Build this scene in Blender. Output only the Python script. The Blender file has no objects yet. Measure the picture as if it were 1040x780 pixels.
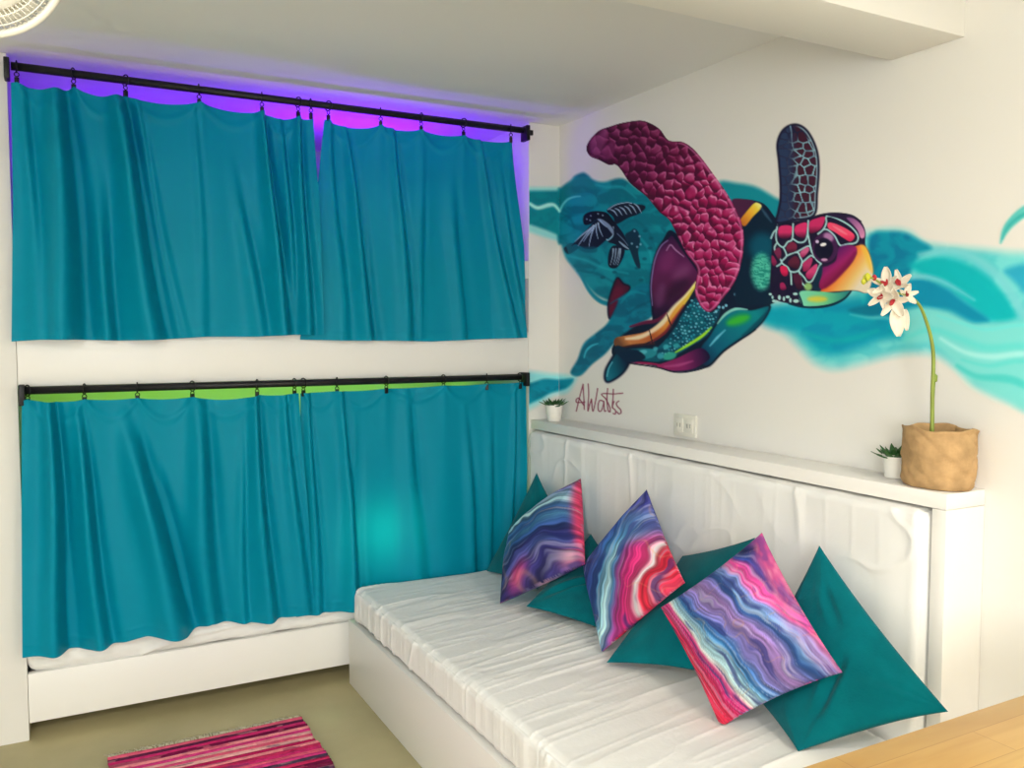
import bpy, bmesh, math, random
import numpy as np
from mathutils import Vector, Matrix

SC = bpy.context.scene
COL = SC.collection
random.seed(4)
rng = np.random.RandomState(11)

# ------------------------------------------------------------------ camera model
# Room axes: X runs along the bunk front to the mural wall (X = 0), Y runs along the
# mural wall to the bunk front (Y = 0), Z is up, metres.
VA = np.array([2162 - 520, 338 - 390.]); VB = np.array([50 - 520, 338 - 390.])
F = math.sqrt(-VA.dot(VB))
_ax = np.array([VA[0], VA[1], F]); _ax /= np.linalg.norm(_ax)
_ay = np.array([VB[0], VB[1], F]); _ay /= np.linalg.norm(_ay)
_az = np.cross(_ax, _ay)
R = np.stack([_ax, _ay, _az], 1)
CAM = np.array([-2.05207, -3.37840, 1.42])

def at(px, py, axis, val):
    """world point on the plane axis = val that the photograph shows at (px, py)"""
    d = R.T @ np.array([px - 520., py - 390., F])
    return CAM + d * ((val - CAM[axis]) / d[axis])

cam = bpy.data.cameras.new('camera'); cam_o = bpy.data.objects.new('camera', cam); COL.objects.link(cam_o)
cam.sensor_width = 36; cam.lens = F / 1040 * 36; cam.clip_start = 0.02
m = Matrix.Identity(4)
for i, v in enumerate((R.T @ np.array([1, 0, 0.]), -(R.T @ np.array([0, 1, 0.])), -(R.T @ np.array([0, 0, 1.])))):
    for j in range(3): m[j][i] = v[j]
for j in range(3): m[j][3] = CAM[j]
cam_o.matrix_world = m
SC.camera = cam_o

# ------------------------------------------------------------------ small helpers
def lin(c):
    c = np.asarray(c, float) / 255.
    return np.where(c <= .04045, c / 12.92, ((c + .055) / 1.055) ** 2.4)

def tag(o, label=None, cat=None, group=None, kind=None):
    if label: o['label'] = label
    if cat: o['category'] = cat
    if group: o['group'] = group
    if kind: o['kind'] = kind
    return o

def empty(name, loc, label, cat, group=None):
    o = bpy.data.objects.new(name, None); COL.objects.link(o)
    o.location = loc; o.empty_display_size = .05
    return tag(o, label, cat, group)

def link(name, me, mat, parent=None, smooth=True, origin=None):
    if origin is not None and parent is None:
        me.transform(Matrix.Translation(-Vector(origin)))
    o = bpy.data.objects.new(name, me); COL.objects.link(o)
    if mat: me.materials.append(mat)
    if parent:
        o.parent = parent
        me.transform(Matrix.Translation(-parent_world(parent)))
    elif origin is not None: o.location = origin
    if smooth:
        me.polygons.foreach_set('use_smooth', [True] * len(me.polygons))
    me.update()
    return o

def parent_world(p):
    v = Vector(p.location); q = p.parent
    while q: v = v + Vector(q.location); q = q.parent
    return v

class MB:
    """collects shapes, links them as one mesh object (world coordinates)"""
    def __init__(s): s.v = []; s.f = []
    def add(s, v, f):
        k = len(s.v); s.v += [tuple(map(float, p)) for p in v]; s.f += [tuple(i + k for i in q) for q in f]; return s
    def box(s, lo, hi, bev=.003):
        bm = bmesh.new(); bmesh.ops.create_cube(bm, size=1)
        for v in bm.verts:
            v.co = Vector([(lo[i] + hi[i]) / 2 + v.co[i] * (hi[i] - lo[i]) for i in range(3)])
        if bev: bmesh.ops.bevel(bm, geom=bm.edges[:] , offset=bev, segments=2, affect='EDGES', profile=.5)
        bm.verts.index_update()
        s.add([v.co[:] for v in bm.verts], [[v.index for v in f.verts] for f in bm.faces]); bm.free(); return s
    def tube(s, pts, r, n=10, cap=True):
        pts = [Vector(p) for p in pts]; rs = r if hasattr(r, '__len__') else [r] * len(pts)
        base = len(s.v); prev = None
        for i, p in enumerate(pts):
            t = (pts[min(i + 1, len(pts) - 1)] - pts[max(i - 1, 0)]).normalized()
            a = prev - t * prev.dot(t) if prev is not None else t.orthogonal()
            a.normalize(); prev = a; b = t.cross(a)
            for k in range(n):
                q = p + (a * math.cos(2 * math.pi * k / n) + b * math.sin(2 * math.pi * k / n)) * rs[i]
                s.v.append(q[:])
        for i in range(len(pts) - 1):
            for k in range(n):
                k2 = (k + 1) % n
                s.f.append((base + i * n + k, base + i * n + k2, base + (i + 1) * n + k2, base + (i + 1) * n + k))
        if cap:
            s.f.append(tuple(base + k for k in reversed(range(n)))); e = base + (len(pts) - 1) * n
            s.f.append(tuple(e + k for k in range(n)))
        return s
    def lathe(s, prof, c, n=32, sx=1., sy=1., fn=None, closed=False):
        base = len(s.v)
        for i, (r, z) in enumerate(prof):
            for k in range(n):
                a = 2 * math.pi * k / n
                q = (c[0] + r * sx * math.cos(a), c[1] + r * sy * math.sin(a), c[2] + z)
                s.v.append(fn(q, i, a) if fn else q)
        for i in range(len(prof) - 1):
            for k in range(n):
                k2 = (k + 1) % n
                s.f.append((base + i * n + k, base + i * n + k2, base + (i + 1) * n + k2, base + (i + 1) * n + k))
        return s
    def grid(s, P):
        ny, nx = P.shape[:2]; base = len(s.v)
        s.v += [tuple(p) for p in P.reshape(-1, 3).tolist()]
        for j in range(ny - 1):
            for i in range(nx - 1):
                a = base + j * nx + i; s.f.append((a, a + 1, a + nx + 1, a + nx))
        return s
    def build(s, name, mat, parent=None, smooth=True, origin=None, merge=0):
        me = bpy.data.meshes.new(name); me.from_pydata(s.v, [], s.f)
        if merge:
            bm = bmesh.new(); bm.from_mesh(me); bmesh.ops.remove_doubles(bm, verts=bm.verts, dist=merge)
            bmesh.ops.recalc_face_normals(bm, faces=bm.faces); bm.to_mesh(me); bm.free()
        return link(name, me, mat, parent, smooth, origin)

def auto(o, ang=35):
    me = o.data
    bm = bmesh.new(); bm.from_mesh(me)
    for e in bm.edges:
        if len(e.link_faces) == 2 and e.calc_face_angle(0) > math.radians(ang): e.smooth = False
    bm.to_mesh(me); bm.free(); return o

def boxobj(name, lo, hi, mat, parent=None, bev=.003, origin=None):
    o = MB().box(lo, hi, bev).build(name, mat, parent, origin=origin if origin is not None else (None if parent else ((lo[0] + hi[0]) / 2, (lo[1] + hi[1]) / 2, lo[2])))
    return auto(o)

# numpy noise
_tabs = {}
def vnoise(x, y, seed=0):
    if seed not in _tabs: _tabs[seed] = np.random.RandomState(seed + 77).rand(256, 256)
    T = _tabs[seed]; x = np.asarray(x, float); y = np.asarray(y, float)
    xi = np.floor(x).astype(int); yi = np.floor(y).astype(int); fx = x - xi; fy = y - yi
    fx = fx * fx * (3 - 2 * fx); fy = fy * fy * (3 - 2 * fy)
    a = T[xi % 256, yi % 256]; b = T[(xi + 1) % 256, yi % 256]; c = T[xi % 256, (yi + 1) % 256]; d = T[(xi + 1) % 256, (yi + 1) % 256]
    return (a * (1 - fx) + b * fx) * (1 - fy) + (c * (1 - fx) + d * fx) * fy
def fbm(x, y, seed=0, o=3):
    s = 0; a = .5
    for k in range(o): s = s + a * vnoise(x * 2 ** k, y * 2 ** k, seed + k); a *= .5
    return s / (1 - .5 ** o)
def sstep(a, b, x):
    t = np.clip((x - a) / (b - a), 0, 1); return t * t * (3 - 2 * t)

# ------------------------------------------------------------------ materials
def mat(name, color, rough=.6, spec=.4, noise=None, bump=None, metallic=0, vcol=None, sheen=0):
    M = bpy.data.materials.new(name); M.use_nodes = True; N = M.node_tree.nodes; L = M.node_tree.links
    b = N['Principled BSDF']; b.inputs['Roughness'].default_value = rough; b.inputs['Metallic'].default_value = metallic
    b.inputs['Specular IOR Level'].default_value = spec
    if sheen: b.inputs['Sheen Weight'].default_value = sheen
    c = tuple(color) + (1,)
    b.inputs['Base Color'].default_value = c
    tc = N.new('ShaderNodeTexCoord')
    if vcol:
        a = N.new('ShaderNodeAttribute'); a.attribute_name = vcol; L.new(a.outputs['Color'], b.inputs['Base Color'])
    elif noise:
        sc, amt, stretch = noise
        mp = N.new('ShaderNodeMapping'); mp.inputs['Scale'].default_value = stretch; L.new(tc.outputs['Object'], mp.inputs['Vector'])
        n = N.new('ShaderNodeTexNoise'); n.inputs['Scale'].default_value = sc; n.inputs['Detail'].default_value = 6; L.new(mp.outputs[0], n.inputs['Vector'])
        r = N.new('ShaderNodeValToRGB'); L.new(n.outputs['Fac'], r.inputs['Fac'])
        r.color_ramp.elements[0].position = .3; r.color_ramp.elements[1].position = .7
        r.color_ramp.elements[0].color = tuple(x * (1 - amt) for x in color) + (1,)
        r.color_ramp.elements[1].color = tuple(min(1, x * (1 + amt)) for x in color) + (1,)
        L.new(r.outputs[0], b.inputs['Base Color'])
    if bump:
        sc, st, stretch = bump
        mp2 = N.new('ShaderNodeMapping'); mp2.inputs['Scale'].default_value = stretch; L.new(tc.outputs['Object'], mp2.inputs['Vector'])
        n2 = N.new('ShaderNodeTexNoise'); n2.inputs['Scale'].default_value = sc; n2.inputs['Detail'].default_value = 4; L.new(mp2.outputs[0], n2.inputs['Vector'])
        bp = N.new('ShaderNodeBump'); bp.inputs['Strength'].default_value = st; bp.inputs['Distance'].default_value = .01
        L.new(n2.outputs['Fac'], bp.inputs['Height']); L.new(bp.outputs[0], b.inputs['Normal'])
    return M

WALL_ALB = np.array([.80, .785, .75])
M_wall = mat('wall_paint', WALL_ALB, .75, .2)
M_ceil = mat('ceiling_paint', (.80, .80, .785), .8, .2)
M_white = mat('white_lacquer', (.83, .815, .785), .38, .4, bump=(6, .02, (1, 1, 1)))
M_floor = mat('olive_concrete', (.43, .38, .215), .5, .3, noise=(2.2, .16, (1, 1, 1)), bump=(30, .08, (1, 1, 1)))
M_sheet = mat('white_cotton_sheet', (.85, .85, .835), .8, .15, bump=(60, .05, (1, 1, 1)))
M_black = mat('black_metal', (.008, .008, .010), .45, .4, metallic=.2)
M_teal_pillow = mat('teal_linen', (.000, .135, .165), .85, .05, noise=(14, .12, (1, 1, 1)), bump=(160, .15, (1, 1, 1)), sheen=.08)
M_paint = mat('mural_paint', (1, 1, 1), .7, .2, vcol='paint')
M_print = mat('printed_satin', (1, 1, 1), .6, .25, vcol='paint')
M_rag = mat('woven_rag', (1, 1, 1), .9, .1, vcol='paint', bump=(90, .6, (1, 1, 1)))
M_fringe = mat('cotton_fringe', (.68, .62, .48), .9, .1)
M_bag = mat('kraft_paper', (.47, .30, .145), .8, .12, noise=(24, .22, (1, 1, 1)), bump=(16, .75, (1, 1, 1)))
M_soil = mat('dark_soil', (.06, .035, .02), .95, .1, bump=(60, .8, (1, 1, 1)))
M_stem = mat('green_stem', (.25, .31, .06), .5, .3, noise=(12, .2, (1, 1, 1)))
M_leaf = mat('succulent_green', (.035, .13, .03), .5, .4, noise=(15, .35, (1, 1, 1)))
M_petal = mat('cream_petal', (.72, .66, .55), .6, .2, noise=(20, .12, (1, 1, 1)))
M_throat = mat('red_petal_throat', (.38, .03, .04), .6, .2)
M_bud = mat('yellow_green_bud', (.5, .5, .04), .5, .3)
M_pot = mat('white_ceramic', (.82, .80, .75), .3, .5)
M_plastic = mat('white_plastic', (.80, .78, .70), .35, .5)
M_slot = mat('grey_plastic', (.35, .34, .32), .5, .3)

def curtain_mat(name, col, trans):
    M = bpy.data.materials.new(name); M.use_nodes = True; N = M.node_tree.nodes; L = M.node_tree.links
    b = N['Principled BSDF']; b.inputs['Base Color'].default_value = tuple(col) + (1,); b.inputs['Roughness'].default_value = .48
    b.inputs['Specular IOR Level'].default_value = .10
    t = N.new('ShaderNodeBsdfTranslucent'); t.inputs['Color'].default_value = tuple(trans) + (1,)
    mx = N.new('ShaderNodeMixShader'); mx.inputs[0].default_value = .055
    tc = N.new('ShaderNodeTexCoord'); mp = N.new('ShaderNodeMapping'); mp.inputs['Scale'].default_value = (900, 900, 250)
    n = N.new('ShaderNodeTexNoise'); n.inputs['Scale'].default_value = 1; L.new(tc.outputs['Object'], mp.inputs[0]); L.new(mp.outputs[0], n.inputs['Vector'])
    bp = N.new('ShaderNodeBump'); bp.inputs['Strength'].default_value = .12; bp.inputs['Distance'].default_value = .002
    L.new(n.outputs['Fac'], bp.inputs['Height']); L.new(bp.outputs[0], b.inputs['Normal'])
    out = N['Material Output']; L.new(b.outputs[0], mx.inputs[1]); L.new(t.outputs[0], mx.inputs[2]); L.new(mx.outputs[0], out.inputs['Surface'])
    return M
M_curtain = curtain_mat('teal_satin', (.000, .245, .375), (.01, .42, .50))

def wood_mat():
    M = bpy.data.materials.new('birch_planks'); M.use_nodes = True; N = M.node_tree.nodes; L = M.node_tree.links
    b = N['Principled BSDF']; b.inputs['Roughness'].default_value = .35
    tc = N.new('ShaderNodeTexCoord'); mp = N.new('ShaderNodeMapping'); mp.inputs['Scale'].default_value = (1.2, 12, 1)
    L.new(tc.outputs['Object'], mp.inputs[0])
    n = N.new('ShaderNodeTexNoise'); n.inputs['Scale'].default_value = 1.6; n.inputs['Detail'].default_value = 8; n.inputs['Distortion'].default_value = .8
    L.new(mp.outputs[0], n.inputs['Vector'])
    r = N.new('ShaderNodeValToRGB'); e = r.color_ramp.elements
    e[0].position = .3; e[0].color = (.50, .275, .065, 1); e[1].position = .7; e[1].color = (.64, .41, .13, 1)
    L.new(n.outputs['Fac'], r.inputs[0])
    br = N.new('ShaderNodeTexBrick'); br.inputs['Scale'].default_value = 1; br.inputs['Brick Width'].default_value = .55; br.inputs['Row Height'].default_value = .075
    br.inputs['Mortar Size'].default_value = .0008; br.inputs['Color1'].default_value = (1, 1, 1, 1); br.inputs['Color2'].default_value = (.86, .84, .8, 1); br.inputs['Mortar'].default_value = (.7, .62, .5, 1)
    L.new(tc.outputs['Object'], br.inputs['Vector'])
    mx = N.new('ShaderNodeMixRGB'); mx.blend_type = 'MULTIPLY'; mx.inputs[0].default_value = 1
    L.new(r.outputs[0], mx.inputs[1]); L.new(br.outputs['Color'], mx.inputs[2]); L.new(mx.outputs[0], b.inputs['Base Color'])
    return M
M_wood = wood_mat()

# ------------------------------------------------------------------ room shell
CEIL = 2.348; XL = -2.152; XR = -.16
def struct(name, lo, hi, m, bev=0):
    return tag(boxobj(name, lo, hi, m, bev=bev), kind='structure')
struct('floor', (-4.0, -5.6, -.1), (.1, 1.15, 0), M_floor)
struct('ceiling', (-4.0, -5.6, CEIL), (.1, 1.15, CEIL + .1), M_ceil)
struct('wall_right', (0, -5.6, 0), (.1, 1.15, CEIL), M_wall)
struct('wall_left', (-4.1, -5.6, 0), (-4.0, 1.15, CEIL), M_wall)
struct('wall_front', (-4.0, -5.7, 0), (.0, -5.6, CEIL), M_wall)
struct('wall_rear', (-4.0, 1.05, 0), (0, 1.15, CEIL), M_wall)
struct('wall_back_left', (-4.0, 0, 0), (XL, 1.05, CEIL), M_wall, .003)
struct('wall_back_right', (XR, 0, 0), (0, 1.05, CEIL), M_wall, .003)
tag(boxobj('ceiling_beam', (-4.0, -1.958, 2.163), (0, -1.742, CEIL), M_wall, bev=.003), kind='structure')

# ------------------------------------------------------------------ built-in bunk
bunk = empty('bunk_bed', (-1.15, .5, 0), 'white built-in double bunk bed recessed between the walls behind teal curtains', 'bunk bed')
boxobj('guard_panel', (XL + .001, 0, 1.236), (XR - .001, .03, 1.424), M_white, bunk)
boxobj('guard_rail', (XL + .001, 0, 1.66), (XR - .001, .03, 1.74), M_white, bunk)
boxobj('upper_platform', (XL + .001, .031, 1.242), (XR - .001, 1.045, 1.30), M_white, bunk)
boxobj('front_board', (XL + .001, 0, .061), (XR - .001, .03, .236), M_white, bunk)
boxobj('lower_platform', (XL + .001, .031, .07), (XR - .001, 1.045, .20), M_white, bunk)
boxobj('plinth', (XL + .001, .62, 0), (XR - .001, .66, .0695), M_white, bunk)

def rbox(lo, hi, r, n, disp=None):
    lo = np.array(lo, float); hi = np.array(hi, float)
    mb = MB()
    for ax_ in range(3):
        a, b = [k for k in range(3) if k != ax_]
        ta = np.linspace(0, 1, n[a] + 1); tb = np.linspace(0, 1, n[b] + 1)
        # cluster a few rows near the rounded edges
        for side in (0, 1):
            A, B = np.meshgrid(lo[a] + (hi[a] - lo[a]) * ta, lo[b] + (hi[b] - lo[b]) * tb)
            P = np.zeros(A.shape + (3,)); P[..., a] = A; P[..., b] = B; P[..., ax_] = hi[ax_] if side else lo[ax_]
            I = np.clip(P, lo + r, hi - r); D = P - I; l = np.linalg.norm(D, axis=-1, keepdims=True); Nn = D / np.maximum(l, 1e-9)
            P = I + Nn * r
            if disp is not None: P = P + Nn * disp(P, Nn)[..., None]
            if (side == 1) == (ax_ != 1): pass
            mb.grid(P)
    return mb

def lower_disp(P, N):
    x, y, z = P[..., 0], P[..., 1], P[..., 2]
    a = x * 9 + z * 14
    w = (fbm(a, x * 2.3, 40) - .5) * .014 + (1 - np.abs(2 * vnoise(x * 5 - z * 22, z * 9 + x * .8, 44) - 1)) ** 9 * .010 + (1 - np.abs(2 * vnoise(x * 9 - z * 30, z * 5, 46) - 1)) ** 7 * .006 * sstep(.4, .7, vnoise(x * 2.2, 1.5, 47))
    return w * (N[..., 1] < .2)
tag(rbox((XL + .002, .0, .237), (XR - .002, .98, .37), .030, (300, 40, 24), lower_disp).build('mattress', M_sheet, merge=1e-5, origin=(-1.15, .5, .237)),
    'white sheeted mattress in the lower bunk showing below the curtains', 'mattress')
tag(rbox((XL + .01, .035, 1.301), (-.17, 1.0, 1.68), .04, (60, 30, 14)).build('mattress', M_sheet, merge=1e-5, origin=(-1.15, .5, 1.301)),
    'white sheeted mattress in the upper bunk, a grey sliver beside the curtain edge', 'mattress')

# ------------------------------------------------------------------ curtain rods
YR = -.034
def rod(label, p0, p1, left_br, right_br):
    a = at(*p0, 1, YR); b = at(*p1, 1, YR); z = (a[2] + b[2]) / 2
    e = empty('curtain_rod', ((a[0] + b[0]) / 2, YR, z), label, 'curtain rod', 'black curtain rods above the bunks')
    MB().tube([(a[0], YR, z), (b[0], YR, z)], .0135, 14).build('pole', M_black, e)
    for x0, x1, z0, z1 in (left_br, right_br):
        mb = MB().box((x0, -.060, z + z0), (x1, -.0015, z + z1), .003)
        if z > 2 and x0 > -1: mb.box((-.192, -.014, z - .010), (-.145, -.0015, z + .012), .002)
        auto(mb.build('bracket', M_black, e))
    return e, z
rodU, zU = rod('black curtain rod along the ceiling above the upper bunk', (11, 67.5), (531, 132),
               (-2.160, -2.143, -.045, .022), (-.203, -.186, -.044, .020))
rodL, zL = rod('black curtain rod under the white rail over the lower bunk', (22, 397.5), (529, 382.5),
               (-2.149, -2.130, -.05, .020), (-.203, -.186, -.040, .020))

# ------------------------------------------------------------------ curtains
RING = None
def ring_mesh(drop):
    mb = MB()
    pts = [(0, .0185 * math.sin(2 * math.pi * k / 20), .0185 * math.cos(2 * math.pi * k / 20)) for k in range(21)]
    mb.tube(pts, .0024, 6, cap=False)
    pts = [(.007 * math.sin(2 * math.pi * k / 12), 0, -.0255 + .007 * math.cos(2 * math.pi * k / 12)) for k in range(13)]
    mb.tube(pts, .0018, 6, cap=False)
    mb.box((-.007, -.005, -drop - .012), (.007, .005, -drop + .012 ), .002)
    mb.tube([(0, 0, -.031), (0, 0, -drop + .01)], .0022, 6)
    me = bpy.data.meshes.new('clip_ring'); me.from_pydata(mb.v, [], mb.f); me.materials.append(M_black); return me

def interp(x, xs, ys): return np.interp(x, xs, ys)

def curtain(label, clips, zrod, left, right, bottom, folds, y0, seed, drop, sag, nx=260, nz=170, ybot=0.0):
    """clips: photo x,y of the clip tips; left / right: edge polylines (photo px); bottom: polyline (photo px);
       folds: (x at top, x at bottom, half width m, depth m, start v)"""
    C = [at(px, py, 1, y0) for px, py in clips]
    cx = np.array([c[0] for c in C]); cz = np.array([c[2] for c in C])
    Lp = np.array([at(px, py, 1, y0) for px, py in left]); Rp = np.array([at(px, py, 1, y0) for px, py in right])
    Bp = np.array([at(px, py, 1, y0 + ybot) for px, py in bottom])
    u = np.linspace(0, 1, nx + 1); v = np.linspace(0, 1, nz + 1)
    U, V = np.meshgrid(u, v)
    zb_mean = Bp[:, 2].mean(); zt_mean = cz.mean(); Zl = zt_mean + (zb_mean - zt_mean) * V
    XLe = np.interp(-Zl, -Lp[:, 2], Lp[:, 0]); XRe = np.interp(-Zl, -Rp[:, 2], Rp[:, 0])
    X = XLe + (XRe - XLe) * U
    xt = X[0]                                              # top row x
    # sag between clips
    k = np.clip(np.searchsorted(cx, xt) - 1, 0, len(cx) - 2)
    t = (xt - cx[k]) / (cx[k + 1] - cx[k]); gap = cx[k + 1] - cx[k]
    ztop = np.interp(xt, cx, cz) - np.where((t > 0) & (t < 1), (4 * np.clip(t, 0, 1) * (1 - np.clip(t, 0, 1))) ** .8, 0) * sag[0] * np.clip(gap / .25, .3, 1.4) * (.4 + 1.1 * vnoise(k * 3.7, k * 1.3 + seed, seed))
    ztop = np.where(t < 0, cz[0] - sag[1] * (-t) ** .7, ztop); ztop = np.where(t > 1, cz[-1] - sag[2] * (t - 1) ** .7, ztop)
    ztop = np.maximum(ztop, cz.min() - .09)
    zbot = np.interp(X[-1], Bp[:, 0], Bp[:, 2])
    Z = ztop[None] + (zbot - ztop)[None] * V
    # folds
    Y = np.full_like(X, y0) + ybot * V
    for (xa, xb, w, d, vs) in folds:
        Xa = at(xa, 250, 1, y0)[0]; Xb = at(xb, 250, 1, y0)[0]
        xc = Xa + (Xb - Xa) * V + .006 * np.sin(V * 5 + xa)
        wv = w * (.55 + .6 * V) if vs < .5 else w
        amp = d * sstep(vs - .3, vs + .25, V)
        q = (X - xc) / wv
        Y += (2.6 if w >= .03 else 1.3) * (-amp * np.exp(-q * q) + .7 * amp * np.exp(-((X - xc) / (.7 * wv) - 1.7) ** 2))
    Y += (fbm(X * 5 + seed, V * 1.2, seed, 2) - .5) * .070 * (.35 + .65 * V)
    # pinches at the clips
    for c in cx:
        Y += -.010 * np.exp(-((X - c) / .018) ** 2) * np.exp(-V * 7)
    # diagonal drapes hanging from clip to clip
    for i in range(len(cx) - 1):
        if cx[i + 1] - cx[i] < .07: continue
        mid = (cx[i] + cx[i + 1]) / 2; hw = (cx[i + 1] - cx[i]) / 2
        tt = (X - mid) / hw; rr = V * 1.0 / (hw * 1.2)
        Y += .010 * np.exp(-tt * tt * 2.0) * np.exp(-V * 4.5)
        Y += -.006 * np.exp(-((V * 1.0 - (.06 + .03 * vnoise(i * 2.2, seed, seed)) * (1 - tt * tt)) / .018) ** 2) * (np.abs(tt) < 1) * np.exp(-V * 3)
    Y = np.minimum(Y, -.019 + .006 * np.tanh((Y + .019) / .02))
    # hem stitch line
    Y += -.0015 * np.exp(-((V - .955) / .004) ** 2)
    P = np.stack([X, Y, Z], -1)
    e = empty('curtain', (float(X.mean()), y0, float(zbot.mean())), label, 'curtain', 'teal bunk curtains')
    o = MB().grid(P).build('cloth', M_curtain, e)
    me0 = ring_mesh(drop)
    for i, c in enumerate(C):
        # ring follows the rod, clip tip meets the cloth top
        r = bpy.data.objects.new('clip_ring', me0 if i else me0)
        COL.objects.link(r); r.parent = e
        r.location = Vector((c[0], YR, zrod)) - Vector(e.location)
        r.rotation_euler = (0, 0, .5 * math.sin(i * 2.3 + seed))
    return e

CY = -.036; FOLD = 1.5
curtain('left teal curtain of the upper bunk, hanging under the purple glow',
        [(17, 84), (75, 88), (128, 97), (203, 104), (267, 114), (304, 118), (317, 121)], zU,
        [(11, 84), (13, 200), (11.5, 347)], [(318, 121), (324, 200), (329, 342)],
        [(11.5, 347), (40, 345), (75, 345), (120, 346), (165, 345), (210, 342), (260, 342), (300, 340), (329, 340)],
        [(62, 62, .055, .034, .0), (120, 152, .05, .032, .0), (140, 178, .022, .012, .1), (95, 108, .03, .014, .5), (30, 34, .025, .012, .0),
         (268, 284, .03, .022, .0), (288, 296, .022, .016, .1), (305, 309, .026, .028, .0), (230, 262, .03, .010, .45), (200, 205, .02, .006, .0)],
        CY - .013, 3, .047, (.022, .01, .01))
curtain('right teal curtain of the upper bunk, tinted violet at its right side',
        [(333, 122), (386, 127), (427, 132), (470, 138), (518, 144)], zU,
        [(329, 122), (322, 200), (305, 346)], [(520, 145), (531, 250), (533, 343)],
        [(305, 345), (350, 346), (400, 346), (440, 347), (480, 345), (533, 343)],
        [(337, 345, .03, .006, .0), (352, 372, .03, .016, .1), (400, 412, .03, .010, .0), (430, 425, .025, .008, .3), (486, 520, .028, .020, .0), (455, 468, .04, .010, .4), (505, 530, .02, .010, .3)],
        CY + .010, 8, .047, (.020, .01, .03))
curtain('left teal curtain of the lower bunk, longest and nearest the bed post',
        [(28, 405), (86, 405), (140, 404), (196, 402.5), (262, 400.5), (300, 399)], zL,
        [(22, 405), (22, 530), (23, 666)], [(303, 399), (311, 500), (320, 622)],
        [(23, 667), (50, 664), (90, 661), (120, 655), (150, 645), (175, 645), (190, 645), (215, 633), (250, 634), (290, 628), (320, 621)],
        [(44, 46, .035, .024, .0), (70, 92, .03, .018, .15), (118, 168, .055, .034, .25), (140, 182, .025, .012, .4), (196, 202, .05, .020, .1),
         (254, 264, .034, .018, .0), (286, 302, .028, .018, .0), (240, 240, .02, .010, .3)],
        CY - .012, 14, .040, (.014, .03, .01), ybot=-.012)
curtain('right teal curtain of the lower bunk, lit by a glowing spot above the daybed',
        [(308, 399), (342, 397), (392, 394.5), (450, 391), (494, 389.5), (528, 388)], zL,
        [(305, 399), (306, 500), (300, 640)], [(535, 388), (535, 480), (531, 600)],
        [(300, 627), (352, 618), (400, 607), (450, 595), (500, 585), (531, 579)],
        [(312, 316, .022, .016, .0), (345, 352, .03, .012, .0), (412, 418, .05, .010, .1), (360, 352, .03, .008, .3), (500, 495, .025, .010, .3), (522, 518, .02, .012, .1), (470, 480, .03, .008, .3)],
        CY + .006, 21, .040, (.006, .01, .01), ybot=.002)

# ------------------------------------------------------------------ daybed
daybed = empty('daybed_base', (-.58, -1.0, 0), 'white box base of the daybed along the mural wall', 'daybed')
boxobj('front_panel', (-1.018, -2.04, .0), (-.985, -.045, .264), M_white, daybed)
boxobj('end_panel', (-.984, -.070, .0), (-.152, -.045, .264), M_white, daybed)
boxobj('end_panel', (-.984, -2.04, .0), (-.152, -2.01, .264), M_white, daybed)
boxobj('deck', (-.984, -2.009, .222), (-.152, -.071, .262), M_white, daybed)

def seat_disp(P, N):
    x, y, z = P[..., 0], P[..., 1], P[..., 2]
    xx = x + .12 * y
    wy = y - .16 * x
    top = N[..., 2] > .6; front = N[..., 0] < -.6
    crease = lambda q, p, s, k: np.maximum(0, 1 - np.abs(2 * vnoise(q, p, s) - 1)) ** k
    m1 = sstep(.35, .7, vnoise(x * 2.6, wy * 3.1, 51)); m2 = sstep(.3, .65, vnoise(x * 2.1 + 5, wy * 2.6, 52))
    t = crease(wy * 17 + .5 * fbm(x * 3, y * 3, 5), x * 1.5, 50, 9) * .0050 * m1
    t += crease(wy * 9 + 2, x * 1.1 + 3, 53, 12) * .0065 * m2
    t += crease(wy * 30, x * 2.0 + 3, 54, 5) * .0022
    t += (fbm(x * 2.5, y * 2.5, 57) - .5) * .010 + (fbm(x * 6, wy * 22, 58, 2) - .5) * .003
    t -= .010 * sstep(-1.9, -2.0, y)
    f = crease(y * 19 + .8 * vnoise(z * 9, y * 2, 6), z * 3.0, 60, 7) * .0055 * sstep(.3, .75, vnoise(y * 2.6, 3.3, 61))
    f += crease(y * 41 + 3 * vnoise(y * 3, z * 6, 67), z * 3.0, 64, 3) * .0022 + crease(y * 7 + 1.2 * z, z * 2.0, 63, 12) * .006 + (fbm(y * 4, z * 6, 62) - .5) * .006
    e = (fbm(x * 5, z * 8, 66) - .5) * .01
    return np.where(top, t, np.where(front, f, np.where(N[..., 2] < -.5, 0, np.maximum(t, f) * .6 + e * .3)))
tag(rbox((-1.003, -2.0, .266), (-.200, -.060, .396), .030, (150, 420, 30), seat_disp).build('mattress', M_sheet, merge=1e-5, origin=(-.6, -1, .266)),
    'white mattress with a creased sheet on the daybed base', 'mattress')

shelf = empty('shelf_unit', (-.075, -1.05, 0), 'narrow white shelf unit with a ledge along the mural wall behind the daybed', 'shelf')
boxobj('ledge', (-.150, -2.052, .990), (-.001, -.003, 1.030), M_white, shelf)
boxobj('end_panel', (-.150, -2.052, .0), (-.001, -2.012, .9895), M_white, shelf)
boxobj('back_board', (-.020, -2.011, .0), (-.001, -.003, .9895), M_white, shelf)

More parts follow.
